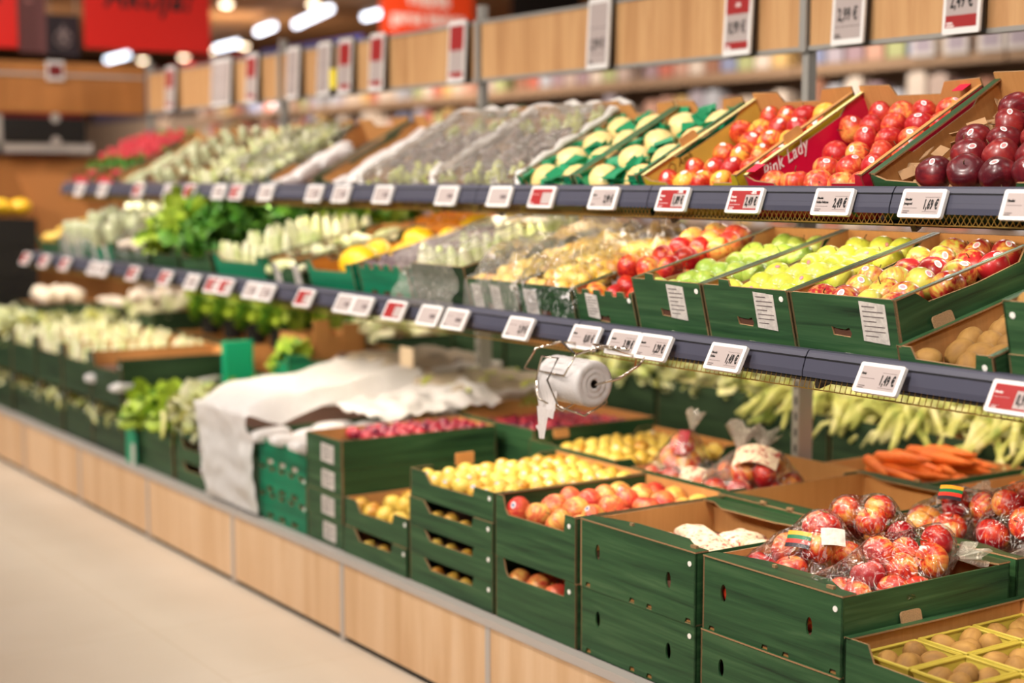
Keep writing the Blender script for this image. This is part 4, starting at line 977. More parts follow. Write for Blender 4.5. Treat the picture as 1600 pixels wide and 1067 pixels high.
for i, y in enumerate(xs):
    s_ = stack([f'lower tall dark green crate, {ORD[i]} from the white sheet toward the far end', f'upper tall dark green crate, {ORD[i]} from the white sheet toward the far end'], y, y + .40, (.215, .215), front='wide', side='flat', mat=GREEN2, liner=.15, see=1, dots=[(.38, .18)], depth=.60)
    big = xk[i] == 'packw'; fill(s_[1], xk[i], 4 if big else 6, 2 if big else 4, f'{xw[i]} in the {ORD[i]} tall dark green crate', f'{xw[i]} row in the {ORD[i]} tall crate', rot='up' if xk[i] == 'cabbage' else 'flatx', z=[.07, .14, .15, .16, .16, .16][i], jit=.3, s=.8)
    fill(s_[0], 'cabbage', 1, 3, f'pale cabbage seen in the gap below the {ORD[i]} tall crate', f'cabbages in the {ORD[i]} lower gap', z=.12, x1=0, s=.42)

# second row
def row2(label, y0, y1, x0=2.87, z1=.63, d=.53, h=.172, base=True, **k):
    zb = z1 - h
    if base: crate('crate beneath the ' + label.replace(' in the second row', ', second row'), x0, y0, y1, ZD + .001, d, zb - ZD - .002, mat=k.get('mat'))
    return crate(label, x0, y0, y1, zb, d, h, **k)
cD = row2('big green crate of leftover yellow fruit behind the bagged apples', 2.705, 3.140, x0=2.80, d=.57, fl=.060, liner=.03, tabs=[(-.001, -.17, .02), (-.001, -.07, .02), (-.001, .03, .02), (.563, -.15, .02), (.563, .0, .02)])
fill(cD, 'pear', 4, 4, 'yellow-green fruit at the bottom of the half-empty crate', 'fruit in the half-empty crate', z=.03, x0=.4, s=1.2)
cD0 = row2('green crate of bagged red apples behind the front right crate', 2.200, 2.690, x0=2.87, fl=.05, liner=.125)
cE = row2('green crate of bagged apples behind the peach-pink apples', 3.16, 3.60, x0=2.86, fl=.0, liner=.09, side='sidecurve')
c = row2('green crate of golden pears behind the four-crate pile', 3.70, 4.17, x0=2.88, liner=.07, h=.14, side='sidecurve', farmat=GREEN, flap=.25)
fill(c, 'pear', 7, 7, 'golden pear in the second row crate behind the four-crate pile', 'golden pears in the second row', mound=.02, pst=.2)
c = row2('green crate of red plums in the second row', 4.24, 4.72, x0=2.95, z1=.645, liner=.10, side='flat', linermat=KRAFT)
fill(c, 'plum', 8, 9, 'red plum in the second row crate', 'plums in the second row', s=1.1, mound=.01, x0=.2, jit=.4)
c = row2('paper-lined tray of grapes under film in the second row', 4.78, 5.22, x0=2.98, z1=.70, d=.50, liner=.12, mat=KRAFT)
fill(c, 'grape', 4, 4, 'green grape bunch in the paper-lined tray of the second row', 'grapes in the paper-lined tray', rot='liey', jit=.3)
cover(c, 'milky film and paper over the second row grape tray', FILMP, rise=.03, seed=21)
c = row2('paper-lined tray of dark grapes in the second row', 5.30, 5.76, x0=2.98, z1=.73, d=.50, liner=.12, mat=KRAFT)
fill(c, 'grapeb', 4, 4, 'dark grape bunch in the farther paper-lined tray', 'dark grapes in the paper-lined tray', rot='liey', jit=.3)
cover(c, 'brown paper and film over the farther grape tray', FILMP, rise=.04, seed=25)
e = empty('sign_card', TR(3.02, 5.22, .735), 'small greyish card sign standing between the film-covered trays', 'sign'); MB().box(0, .004, -.05, .05, 0, .10).build('card', flat('card_beige', (206, 184, 156), .6), e)
c = row2('green crate holding an open brown carton and a lettuce in the second row', 5.82, 6.30, x0=2.80, z1=.76, liner=.05, front='low', side='sidelow', mat=TEAL)
e = empty('open_carton', c['M'] @ TR(.16, .06, .06), 'open orange-brown carton standing in the second row green crate', 'carton')
for (nm, bx) in (('front_wall', (0, .006, -.17, .12)), ('back_wall', (.27, .276, -.17, .12)), ('side_wall', (0, .276, -.17, -.164)), ('side_wall', (0, .276, .114, .12))): MB().box(*bx, 0, .17).build(nm, KRAFT, e)
MB().box(.02, .10, -.176, -.170, .13, .24).build('flap', KRAFT, e); MB().box(.16, .24, -.176, -.170, .13, .22).build('flap', KRAFT, e)
put('lettuce', c['M'] @ Vector((.09, -.10, .12)), None, 'single yellow-green lettuce beside the open brown carton', None, s=.8)
e = empty('teal_box', TR(2.64, 6.12, .49), 'bright teal box standing on end behind the drooping salad', 'box'); MB().box(0, .13, -.02, .02, 0, .31).build('body', TEALB, e)
c = crate('supporting crate beneath the potted herbs', 3.0, 6.35, 7.6, ZD + .001, .50, .42, mat=GREEN2); ch = c
for i in range(4):
    for j in range(2):
        p = (3.10 + .2 * j, 6.52 + .27 * i, .71)
        e = empty('potted_herb', TR(*p), f'bushy yellow-green potted herb, {ORD[i * 2 + j]} of the herb group behind the teal box', 'plant', 'potted herbs')
        MB().lathe([(0, 0), (.045, 0), (.055, .09), (.048, .09), (.045, .08), (0, .08)], 14).build('pot', DARKP, e)
        q_ = link(bpy.data.objects.new('foliage', FM['herb']['me']), e); q_.location = (0, 0, .08); q_.scale = (1.15, 1.15, 1.2)
    # crates below carry them
for i, (a, b, k) in enumerate(((7.7, 8.1, 'endive'), (8.15, 8.6, 'garlic'))):
    c = row2('second row green crate of ' + ['endives near the far end', 'garlic at the far end'][i], a, b, x0=2.93, z1=.80, liner=.13, mat=GREEN2)
    fill(c, k, 4, 4, ['endive in the second row near the far end', 'garlic bulb in the second row at the far end'][i], 'second row ' + k, mound=.06)
for i, (a, b, k, m_) in enumerate(((6.35, 6.85, 'endive', 2), (6.9, 7.4, 'lettuce', 1), (7.45, 7.95, 'endive', 2))):
    c = crate('low green tray of greens lying over the herb row, ' + ['nearest', 'middle', 'farthest'][i], 3.52, a, b, ZD + .001, .42, .46, mat=GREEN2, liner=.42)
    fill(c, k, 3, 4 if k == 'endive' else 3, f'{FM[k]["name"].replace("_", " ")} in the third row behind the herbs, ' + ['nearest', 'middle', 'farthest'][i] + ' tray', 'third row ' + str(i), mound=.05)
# third row: carrots
c = row2('green crate of loose carrots in the third row', 3.00, 3.42, x0=3.475, z1=.605, d=.46, h=.12, liner=.075)
for i in range(26):
    q = i % 9; lay = i // 9
    put('carrot', c['M'] @ Vector((.05 + .045 * q + rnd.uniform(-.01, .01), rnd.uniform(.02, .12) * (1 if i % 2 else .6), .095 + lay * .028)), (Matrix.Rotation(-PI / 2 + rnd.gauss(0, .28), 4, 'Z') @ Matrix.Rotation(rnd.gauss(0, .06), 4, 'Y')).to_quaternion(), 'orange carrot heaped in the third row behind the half-empty crate', 'loose carrots')
c = row2('green crate of carrots and oranges in the third row at the right', 2.50, 2.96, x0=3.475, z1=.60, d=.46, h=.12, liner=.075)
fill(c, 'carrot', 7, 3, 'orange carrot in the right third row crate', 'carrots in the right third row crate', rot='carrot')
# fourth row: leeks and dark crates
fr = [(2.40, 2.86), (2.875, 3.365), (3.38, 3.87), (3.88, 4.22), (4.235, 4.84), (4.86, 5.4), (5.42, 5.95), (5.97, 6.5), (6.52, 7.1)]
fl4 = ['at the right edge', 'left of the right edge', 'right of the nearest upright', 'behind the nearest upright', 'behind the bag roll', 'left of the bag roll', 'behind the film-covered trays', 'further left, behind the trays', 'behind the herbs']
for i, (a, b) in enumerate(fr):
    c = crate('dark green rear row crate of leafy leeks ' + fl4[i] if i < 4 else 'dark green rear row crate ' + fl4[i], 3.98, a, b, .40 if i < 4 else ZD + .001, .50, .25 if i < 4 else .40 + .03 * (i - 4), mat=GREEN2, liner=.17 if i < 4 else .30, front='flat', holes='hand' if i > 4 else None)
    if i < 4:
        crate('crate beneath the rear row leek crate ' + fl4[i], 3.98, a, b, ZD + .001, .50, .112, mat=GREEN2)
        for j in range(9):
            lx = .06 + .14 * (j // 3); ly = (j % 3 - 1) * .15
            put('leek%d' % ((i + j) % 4), c['M'] @ Vector((lx, ly, .25)), Matrix.Rotation(rnd.gauss(0, .35), 4, 'Z').to_quaternion(), 'pale green leek bunch in the rear row ' + fl4[i], 'leeks ' + fl4[i])
    elif i < 6:
        fill(c, 'cabbage', 3, 4, 'pale cabbage in the rear row ' + fl4[i], 'cabbages ' + fl4[i], z=.36, s=.9)
# brown board dividers hanging behind the left end of the display
for i, (a, b, z0, z1) in enumerate(((6.6, 7.9, .86, 1.04),)):
    e = empty('board_divider', TR(3.36, (a + b) / 2, z0), 'tall brown board divider under the middle shelf near the left end', 'board')
    MB().box(0, .015, -(b - a) / 2, (b - a) / 2, 0, z1 - z0 + .1).build('panel', flat('orange_board2', (222, 150, 70), .6), e)
e = empty('board_divider', TR(3.32, 7.62, 1.30), 'light brown board divider on the middle shelf at the left end', 'board')
MB().box(0, .015, -.36, .36, 0, .16).build('panel', KRAFT, e)

# ------------------------------------------------------------------ price tags
def tagmtx(x, y, z, tilt, yaw=0):
    s, c = math.sin(tilt), math.cos(tilt)
    return axes((x, y, z), (0, -1, 0), (s, 0, c), (-c, 0, s))
_fr = {}
def price_tag(M, w_, h, red, price, lines, label, group, detail=True):
    e = empty('price_tag', M, label, 'price tag', group)
    key = (w_, h)
    if key not in _fr: _fr[key] = (rbox(w_, h, .009).mesh('frame', WHITE), MB().box(-w_ * .42, w_ * .42, -h * (.38 if h < w_ else .43), h * (.38 if h < w_ else .43), .009, .0095).mesh('screen', SCREEN))
    mesh_obj('frame', _fr[key][0], e); mesh_obj('screen', _fr[key][1], e)
    T_ = lambda x, y, z=.0105: TR(x, y, z)
    if h < w_:
        if red:
            MB().box(-w_ * .42, w_ * .02, -h * .38, h * .38, .0095, .0098).box(w_ * .02, w_ * .42, h * .22, h * .38, .0095, .0098).box(w_ * .02, w_ * .42, -h * .38, -h * .32, .0095, .0098).build('red_field', REDC, e)
            if detail: text('discount_text', '-30%' if lines else '', .011, WHITEINK, e, T_(w_ * .24, h * .30), .8, .0002)
        if price: text('price_text', price, .030, BLACK, e, T_(w_ * .225, -h * .06), .44, .0007)
        elif not red: MB().box(w_ * .08, w_ * .34, -h * .12, h * .06, .0095, .0098).build('price_text', LINEINK, e)
        if detail:
            k = 0
            for s_ in lines: text('name_text', s_, .0075, WHITEINK if red else BLACK, e, T_(-w_ * .39, h * .12 - k * .0095), .62, .0001, 'LEFT'); k += 1
            mb = MB().box(-w_ * .39, -w_ * .08, h * .12 - k * .0095 - .0005, h * .12 - k * .0095 + .0005, .0095, .0098)
            mb.box(-w_ * .39, -w_ * .24, -h * .30, -h * .27, .0095, .0098).box(-w_ * .39, -w_ * .27, -h * .36, -h * .33, .0095, .0098)
            if not red: mb.box(w_ * .06, w_ * .38, h * .20, h * .212, .0095, .0098).box(w_ * .06, w_ * .38, -h * .30, -h * .288, .0095, .0098)
            mb.build('small_print', WHITEINK if red else LINEINK, e)
    else:
        if red == 1: MB().box(-w_ * .42, w_ * .42, h * .02, h * .42, .0095, .0098).box(-w_ * .42, w_ * .42, -h * .42, -h * .33, .0095, .0098).build('red_field', REDC, e)
        if red == 2: MB().box(-w_ * .42, w_ * .42, h * .02, h * .42, .0095, .0098).box(-w_ * .42, w_ * .42, -h * .43, -h * .30, .0095, .0098).build('red_field', REDC, e)
        MB().box(-w_ * .49, w_ * .49, -h * .495, h * .495, -.016, -.0005).build('housing', DARKP, e)
        if price: text('price_text', price, .052, BLACK, e, T_(0, -h * .155), .50, .0011)
        if red and detail: text('discount_text', '-30%', .018, WHITEINK, e, T_(0, h * .13), .7, .0003)
        mb = MB().box(-w_ * .38, -w_ * .18, -h * .42, -h * .405, .0098, .0100).box(-w_ * .38, -w_ * .22, -h * .39, -h * .375, .0098, .0100)
        if not red: mb.box(-w_ * .4, w_ * .4, h * .075, h * .08, .0095, .0098).box(-w_ * .4, w_ * .4, -h * .29, -h * .285, .0095, .0098)
        mb.build('small_print', WHITEINK if red else BLACK, e)
    return e
OB = 'Obuoliai'
# top rail: y, red, price, lines, where
TTg = [(1.965, 0, '', (OB,), 'at the right edge of the picture'), (2.23, 0, '1,69 €', (OB, 'Jonagored'), 'below the dark red apples'), (2.49, 0, '2,49 €', (OB, 'Golden Delicious'), 'below the bright pink carton'),
       (2.78, 1, '2,49 €', (OB, 'Pink Lady'), 'where the pink carton starts'), (3.05, 1, '1,09 €', (OB, 'Gala'), 'below the yellow carton'), (3.34, 0, '2,99 €', ('Melionai',), 'below the cream melons'),
       (3.63, 1, '', (), 'at the left crate of melons'), (3.85, 0, '', (), 'between melons and grapes'), (4.15, 0, '', (), 'below the nearer grapes'), (4.56, 0, '', (), 'below the farther grapes'),
       (4.86, 0, '', (), 'below the white packs'), (5.07, 0, '', (), 'right of the nearly empty crate'), (5.48, 0, '', (), 'left of the nearly empty crate'), (5.755, 1, '', (), 'below the salad bags'),
       (5.93, 0, '', (), 'beside the small red tag below the salad bags'), (6.24, 1, '', (), 'below the endives'), (6.47, 0, '', (), 'left of the endives'), (6.85, 1, '', (), 'below the cucumbers'), (7.33, 0, '', (), 'below the right radish crate'), (7.67, 0, '', (), 'below the left radish crate')]
for i, (y, red, pr, ln, wh) in enumerate(TTg):
    lab = f'{"red and white" if red else "white"} price tag' + (f' reading {pr}' if pr else '') + f' on the top rail {wh}'.replace('where the pink carton starts', 'by the pink carton')
    price_tag(tagmtx(2.558, y, 1.437, R(20)), .118, .064, red, pr, ln, lab, 'price tags on the top rail', detail=i < 7)
MTg = [(1.83, 1, '0,99 €', (OB,), 'at the right edge'), (2.165, 0, '1,49 €', ('Kiviai',), 'below the kiwi fruit'), (2.63, 0, '1,49 €', (OB, 'Golden'), 'below the yellow-green apples'), (2.89, 0, '1,29 €', (OB,), 'right card of the double tag'),
       (3.008, 0, '3,99 €', (OB,), 'left card of the double tag'), (3.17, 0, '0,01 €', ('Maišelis',), 'right above the bag roll'), (3.47, 0, '2,19 €', (), 'below the golden pears'), (3.80, 0, '', (), 'below the pears in glittering film'),
       (3.945, 0, '', (), 'right of the bag-wrapped crate'), (4.155, 1, '', (), 'below the bag-wrapped crate'), (4.365, 0, '', (), 'right tag below the figs'), (4.485, 0, '', (), 'left tag below the figs'), (4.78, 1, '', (), 'below the yellow melons'),
       (5.09, 0, '', (), 'right tag below the pale roots'), (5.21, 0, '', (), 'left tag below the pale roots'), (5.45, 1, '', (), 'right tag below the endives'), (5.57, 1, '', (), 'left tag below the endives'), (5.775, 0, '', (), 'below the parsley'),
       (6.06, 1, '', (), 'right of the hanging lettuce'), (6.43, 1, '', (), 'left of the hanging lettuce'), (6.81, 0, '', (), 'right tag below the mushrooms'), (6.94, 0, '', (), 'left tag below the mushrooms'), (7.35, 1, '', (), 'below the white-labelled teal crates'), (7.67, 1, '', (), 'below the yellow fruit'), (7.98, 1, '', (), 'at the far left end')]
for i, (y, red, pr, ln, wh) in enumerate(MTg):
    lab = f'{"red and white" if red else "white"} price tag' + (f' reading {pr}' if pr else '') + f' on the middle rail, {wh}'
    price_tag(tagmtx(2.368, y, 1.082, R(28)), .118, .066, red, pr, ln, lab, 'price tags on the middle rail', detail=i < 8)
BTg = [(2.82, 2, '2,49 €', 'rightmost'), (3.235, 0, '2,99 €', 'first full board'), (3.71, 1, '0,99 €', 'left of the near upright'), (4.44, 0, '2,99 €', 'middle of the second board'), (5.39, 1, '', 'at the second upright'),
       (6.06, 1, '', 'first left of the second upright'), (6.36, 1, '', 'second left of the second upright'), (6.57, 0, '', 'third left of the second upright'), (6.90, 0, '', 'fourth left of the second upright'), (7.38, 1, '', 'left of the third upright'), (7.71, 0, '', 'white one near the far corner'), (7.83, 0, '', 'white one nearest the far corner'), (8.49, 1, '', 'beside the corner post')]
for i, (y, red, pr, wh) in enumerate(BTg):
    lab = f'tall {"red" if red else "white"} price tag' + (f' reading {pr}' if pr else '') + f' on the oak fascia, {wh}'
    price_tag(tagmtx(3.372, y, 2.0 + .005, R(3)), .125, .25, red, pr, (), lab, 'portrait price tags on the oak fascia', detail=i < 4)
e = empty('hanging_tag', TR(3.36, 6.47, 1.97), 'small yellow tag between the portrait price tags', 'tag'); MB().box(0, .003, -.03, .03, -.06, .03).build('card', flat('card_yellow', (236, 214, 40), .5), e)

# ------------------------------------------------------------------ bag roll in its wire holder
e = empty('wire_bag_holder', TR(2.33, 3.08, 1.03), 'bent chrome wire holder hanging from the middle rail and carrying the bag roll', 'holder')
def wire(pts, nm='wire_loop', r=.0028, closed=False): return MB().tube([(a - 2.33, b - 3.08, c - 1.03) for a, b, c in pts], r, 7, 0, closed).build(nm, CHROME, e, None, True)
wire([(2.235, 3.255, 1.006), (2.235, 3.205, 1.062), (2.30, 3.185, 1.077), (2.40, 3.20, 1.062)], 'left_arm')
wire([(2.235, 3.255, 1.006), (2.215, 3.055, 1.008), (2.215, 3.005, 1.066), (2.30, 3.185, 1.077)], 'cross_guard')
wire([(2.215, 3.005, 1.066), (2.235, 2.93, 1.092), (2.36, 2.95, 1.058), (2.37, 2.97, 1.03)], 'right_arm')
wire([(2.215, 3.175, .985), (2.215, 3.150, 1.048), (2.215, 3.080, 1.050), (2.205, 3.112, .992), (2.215, 3.078, .930), (2.245, 3.010, .912), (2.33, 3.03, .935), (2.37, 3.10, 1.02)], 'lower_guard')
wire([(2.215, 3.175, .985), (2.215, 3.165, .94), (2.235, 3.09, .915), (2.33, 3.12, .94)], 'rear_guard')
wire([(2.28, 3.23, .987), (2.28, 3.01, .987), (2.29, 2.93, 1.01), (2.32, 2.89, 1.045), (2.36, 2.91, 1.065)], 'spindle', .0034)
wire([(2.36, 3.20, 1.062), (2.36, 2.91, 1.065)], 'top_bar'); wire([(2.34, 3.10, 1.075), (2.34, 2.97, 1.075), (2.39, 2.97, 1.06), (2.39, 3.10, 1.06)], 'hook_plate', .003, True)
# the roll itself
RM = axes((2.28, 3.10, .987), (1, 0, 0), (0, 0, 1), (0, -1, 0))
r0 = .058; prof = [(.011, -.085)]
prof += [(r0 - .002, -.085), (r0, -.080)]
for k in range(10): prof.append((r0 + (.0006 if k % 2 else -.0006), -.075 + .0165 * k))
prof += [(r0 - .001, .082), (r0 - .006, .085)]
k = r0 - .009
while k > .014: prof += [(k, .086 if int(k * 1000) % 2 else .0845)]; k -= .0035
prof += [(.012, .085), (.0105, .083), (.0105, -.08)]
e2 = empty('plastic_bag_roll', RM, 'roll of white plastic produce bags on a wire holder', 'bag roll')
MB().lathe(prof, 40).build('roll', FILMN, e2, None, True)
MB().lathe([(.0104, -.08), (.0104, .083), (.0085, .083), (.0085, -.08)], 16).build('core', flat('core_dark', (60, 48, 40), .9), e2)
sv = []
for i in range(11):
    q = i / 10; z = .99 - .075 * q - .0
    for j in range(7):
        v = j / 6; sv.append(Vector((2.222 - .004 * math.sin(q * 5 + v * 3) + .003 * math.sin(v * 9), 3.185 - .082 * v - .006 * q, z)))
fs = [(i * 7 + j, (i + 1) * 7 + j, (i + 1) * 7 + j + 1, i * 7 + j + 1) for i in range(10) for j in range(6)]
mb = MB().add(sv, fs)
mb.add([(2.221, 3.180, .918), (2.219, 3.155, .918), (2.219, 3.125, .918), (2.219, 3.100, .918), (2.220, 3.108, .893), (2.220, 3.130, .896), (2.220, 3.146, .838), (2.220, 3.168, .836), (2.220, 3.172, .855), (2.220, 3.184, .866), (2.220, 3.172, .872)], [(0, 10, 9, 8, 7, 6, 5, 4, 3, 2, 1)])
st = mb.mesh('loose_end', FILMN, True); o = bpy.data.objects.new('loose_end', st); link(o, e2); o.matrix_parent_inverse = RM.inverted()

# ------------------------------------------------------------------ bags of apples
def apple_bag(label, apples, kind='red', fruitlabel='', group='', neck=None, neckw=.05, mat=FILM, flag=None, patch=None, printed=None, redp=None, seed=0, infl=.004, s=1.0):
    f = FM[kind]; r = f['r'] * s
    for a in apples: put(kind, Vector(a), None, fruitlabel, group, False, s)
    bm = bmesh.new(); dirs = []
    for t in range(7):
        for p in range(10):
            th = PI * (t + .5) / 7; ph = 2 * PI * (p + .5 * (t % 2)) / 10; dirs.append(Vector((math.sin(th) * math.cos(ph), math.sin(th) * math.sin(ph), math.cos(th))))
    for a in apples:
        for d in dirs: bm.verts.new(Vector(a) + d * (r * 1.04 + infl))
    if neck is not None: bm.verts.new(Vector(neck))
    h = bmesh.ops.convex_hull(bm, input=bm.verts[:])
    bmesh.ops.delete(bm, geom=[v for v in bm.verts if not v.link_faces], context='VERTS')
    long_e = [q for q in bm.edges if q.calc_length() > .02]
    bmesh.ops.subdivide_edges(bm, edges=long_e, cuts=2); bmesh.ops.triangulate(bm, faces=bm.faces[:])
    long_e = [q for q in bm.edges if q.calc_length() > .022]
    bmesh.ops.subdivide_edges(bm, edges=long_e, cuts=1); bmesh.ops.triangulate(bm, faces=bm.faces[:])
    cen = sum((Vector(a) for a in apples), Vector()) / len(apples)
    for v in bm.verts:
        n = (v.co - cen).normalized(); dm = min((v.co - Vector(a)).length for a in apples) - r
        if neck is None or (v.co - Vector(neck)).length > .07: v.co -= n * max(0, dm - .006) * .35
        v.co += n * .0035 * noise.noise(v.co * 45 + Vector((seed, 0, 0)))
    me = bpy.data.meshes.new('bag_film'); bm.to_mesh(me); bm.free(); me.materials.append(mat)
    me.polygons.foreach_set('use_smooth', [True] * len(me.polygons))
    e = empty('apple_bag', Matrix.Identity(4), label, 'bag')
    mesh_obj('bag_film', me, e)
    if neck is not None:
        nk = Vector(neck); d = (nk - cen).normalized(); u = d.cross(Vector((0, 0, 1))).normalized(); v = d.cross(u); vs = []; n1, n2 = 26, 6
        for i in range(n1):
            a = 2 * PI * i / n1
            for j in range(n2):
                q = j / (n2 - 1); rad = .010 + neckw * q * (1 + .35 * math.sin(a * 4 + seed) + .2 * math.sin(a * 7)) * .7
                vs.append(nk - d * .008 + d * (neckw * 1.1 * q + .012 * q * math.sin(a * 5 + seed)) + (u * math.cos(a) + v * math.sin(a) * .55) * rad)
        fs = [(i * n2 + j, ((i + 1) % n1) * n2 + j, ((i + 1) % n1) * n2 + j + 1, i * n2 + j + 1) for i in range(n1) for j in range(n2 - 1)]
        link(bpy.data.objects.new('gathered_neck', MB().add(vs, fs).mesh('gathered_neck', FILMK, True)), e)
    def quad(name, c_, n, up, sw, sh, mats, bands=1):
        n = Vector(n).normalized(); up = Vector(up); x = up.cross(n).normalized(); y = n.cross(x); c_ = Vector(c_); ob = None
        mb = MB()
        for b in range(bands):
            y0, y1 = sh * (.5 - b / bands), sh * (.5 - (b + 1) / bands)
            N_ = 6
            for k in range(N_):
                a0, a1 = sw * (k / N_ - .5), sw * ((k + 1) / N_ - .5)
                bend = lambda a: -n * (a * a) * 7
                vs = [c_ + x * a0 + y * y0 + bend(a0), c_ + x * a1 + y * y0 + bend(a1), c_ + x * a1 + y * y1 + bend(a1), c_ + x * a0 + y * y1 + bend(a0)]
                mb.add(vs + [q - n * .0006 for q in vs], [(0, 3, 2, 1), (4, 5, 6, 7), (0, 1, 5, 4), (1, 2, 6, 5), (2, 3, 7, 6), (3, 0, 4, 7)], b)
        return mb.build(name, mats, e)
    if flag: quad('striped_label', flag[0], flag[1], (0, 0, 1), .058, .040, [flat('band_yellow', (236, 160, 40), .4), flat('band_green', (0, 110, 66), .4), flat('band_red', (214, 50, 36), .4), flat('band_black', (40, 30, 40), .4)], 4)['label'] = 'label with yellow, green, red and black stripes'
    if patch: quad('white_patch', patch[0], patch[1], (.3, .3, 1), .055, .042, [PAPER])
    if redp: quad('red_print', redp[0], redp[1], redp[2], redp[3], redp[4], [REDP])
    if printed: quad('printed_panel', printed[0], printed[1], printed[2], printed[3], printed[4], [PRINTRED])
    return e
ZB = .285 + .1725 + .095
L1 = 'red apple inside the striped-label bag at the front right'
apple_bag('clear bag of red apples with a striped label and white patch, front right crate',
          [(2.42, 2.56, ZB + .05), (2.44, 2.485, ZB + .055), (2.49, 2.55, ZB + .085), (2.51, 2.47, ZB + .10), (2.52, 2.56, ZB + .045), (2.56, 2.50, ZB + .135), (2.60, 2.56, ZB + .12), (2.60, 2.47, ZB + .07)],
          'red', L1, 'apples in the striped-label bag', None, .035, FILM, flag=((2.462, 2.488, ZB + .125), (-.72, -.3, .55)), patch=((2.515, 2.428, ZB + .135), (-.4, -.7, .6)), seed=1, s=1.04)
L2 = 'red-yellow apple inside the stretched bag beside the right side wall'
apple_bag('stretched clear bag of red-yellow apples along the right side of the front right crate',
          [(2.37, 2.325, ZB + .045), (2.42, 2.26, ZB + .045), (2.49, 2.30, ZB + .075), (2.50, 2.235, ZB + .05), (2.57, 2.28, ZB + .085), (2.64, 2.25, ZB + .10), (2.63, 2.32, ZB + .10), (2.58, 2.24, ZB + .04), (2.55, 2.32, ZB + .115), (2.70, 2.29, ZB + .125)],
          'red', L2, 'apples in the stretched bag', (2.715, 2.235, ZB + .10), .045, FILM, seed=4, s=1.04)
for q in ((2.345, 2.40, ZB + .015), (2.36, 2.48, ZB + .02), (2.345, 2.33, ZB + .0), (2.35, 2.56, ZB + .0), (2.42, 2.39, ZB + .02), (2.50, 2.38, ZB + .02), (2.58, 2.37, ZB + .03), (2.42, 2.46, ZB + .0), (2.66, 2.40, ZB + .02), (2.70, 2.31, ZB + .0), (2.50, 2.46, ZB + .0)): put('brae', q, None, 'loose apple low at the front of the bagged apple crate', 'loose apples under the bags')
apple_bag('small glossy bag of dark red apples at the left front of the front right crate', [(2.40, 2.61 - .02, ZB + .03), (2.50, 2.60 - .02, ZB + .03), (2.35, 2.52, ZB + .005)], 'red', 'dark red apple in the small glossy bag at the crate left', 'apples in the small glossy bag', seed=6)
apple_bag('glossy bag of red apples against the back of the front right crate', [(2.66, 2.53, ZB + .155), (2.65, 2.44, ZB + .15), (2.72, 2.48, ZB + .16), (2.72, 2.56, ZB + .11), (2.70, 2.40, ZB + .12), (2.74, 2.50, ZB + .09)], 'red', 'red apple in the bag against the back of the front right crate', 'apples in the rear bag', seed=16)
ZC = .63 - .172 + .125
apple_bag('clear bag of big red apples with a striped label behind the front right crate',
          [(2.96, 2.56, ZC + .05), (2.97, 2.48, ZC + .055), (3.05, 2.53, ZC + .10), (3.06, 2.45, ZC + .10), (3.13, 2.50, ZC + .06), (3.02, 2.60, ZC + .05)], 'red', 'red apple in the striped bag behind the front right crate', 'apples in the second striped bag', (3.17, 2.55, ZC + .11), .03, FILM, flag=((2.990, 2.50, ZC + .140), (-.7, -.3, .65)), seed=8, s=1.1)
apple_bag('clear bag of glossy red and yellow apples near the right edge of the second row',
          [(2.98, 2.36, ZC + .06), (3.00, 2.28, ZC + .10), (3.06, 2.38, ZC + .12), (3.08, 2.30, ZC + .16), (3.14, 2.36, ZC + .14), (3.16, 2.26, ZC + .12), (3.05, 2.25, ZC + .06), (3.2, 2.31, ZC + .18)], 'red', 'glossy red-yellow apple in the bag near the right edge', 'apples in the right edge bag', (2.95, 2.24, ZC + .05), .05, FILM, seed=12, s=1.12)
ZE = .63 - .172 + .09
apple_bag('upright clear bag of red apples with a gathered neck, leftmost of the bagged apples',
          [(2.93, 3.50, ZE + .05), (2.96, 3.43, ZE + .055), (2.92, 3.56, ZE + .05), (3.00, 3.50, ZE + .10), (2.98, 3.55, ZE + .105), (3.02, 3.42, ZE + .05), (2.98, 3.50, ZE + .15)], 'red', 'red apple in the upright bag left of the printed bags', 'apples in the upright bag', (3.0, 3.48, ZE + .205), .05, FILM, seed=20, s=1.02, redp=((2.955, 3.475, ZE + .165), (-.75, -.4, .5), (.1, 0, 1), .035, .075))
apple_bag('clear bag with a white floral printed panel among the bagged apples',
          [(2.93, 3.30, ZE + .05), (2.95, 3.22, ZE + .06), (3.02, 3.28, ZE + .10), (3.04, 3.21, ZE + .10), (3.10, 3.24, ZE + .12), (3.06, 3.20, ZE + .05), (3.13, 3.20, ZE + .06)], 'red', 'red apple under the printed panel of the right bag', 'apples in the printed bag', (3.12, 3.30, ZE + .165), .05, FILM, printed=((3.01, 3.22, ZE + .165), (-.5, -.35, .8), (.2, .1, 1), .13, .07), seed=24, s=1.05)
apple_bag('crumpled clear bag of pale packs between the upright bag and the printed bag',
          [(2.94, 3.38, ZE + .04), (3.05, 3.37, ZE + .08), (3.12, 3.38, ZE + .10), (3.12, 3.30, ZE + .04)], 'peach', 'pale apple in the crumpled bag between the other bags', 'apples in the crumpled bag', (3.08, 3.36, ZE + .155), .07, FILMC, seed=28, printed=((2.93, 3.40, ZE + .085), (-.6, -.3, .7), (0, 0, 1), .08, .05))
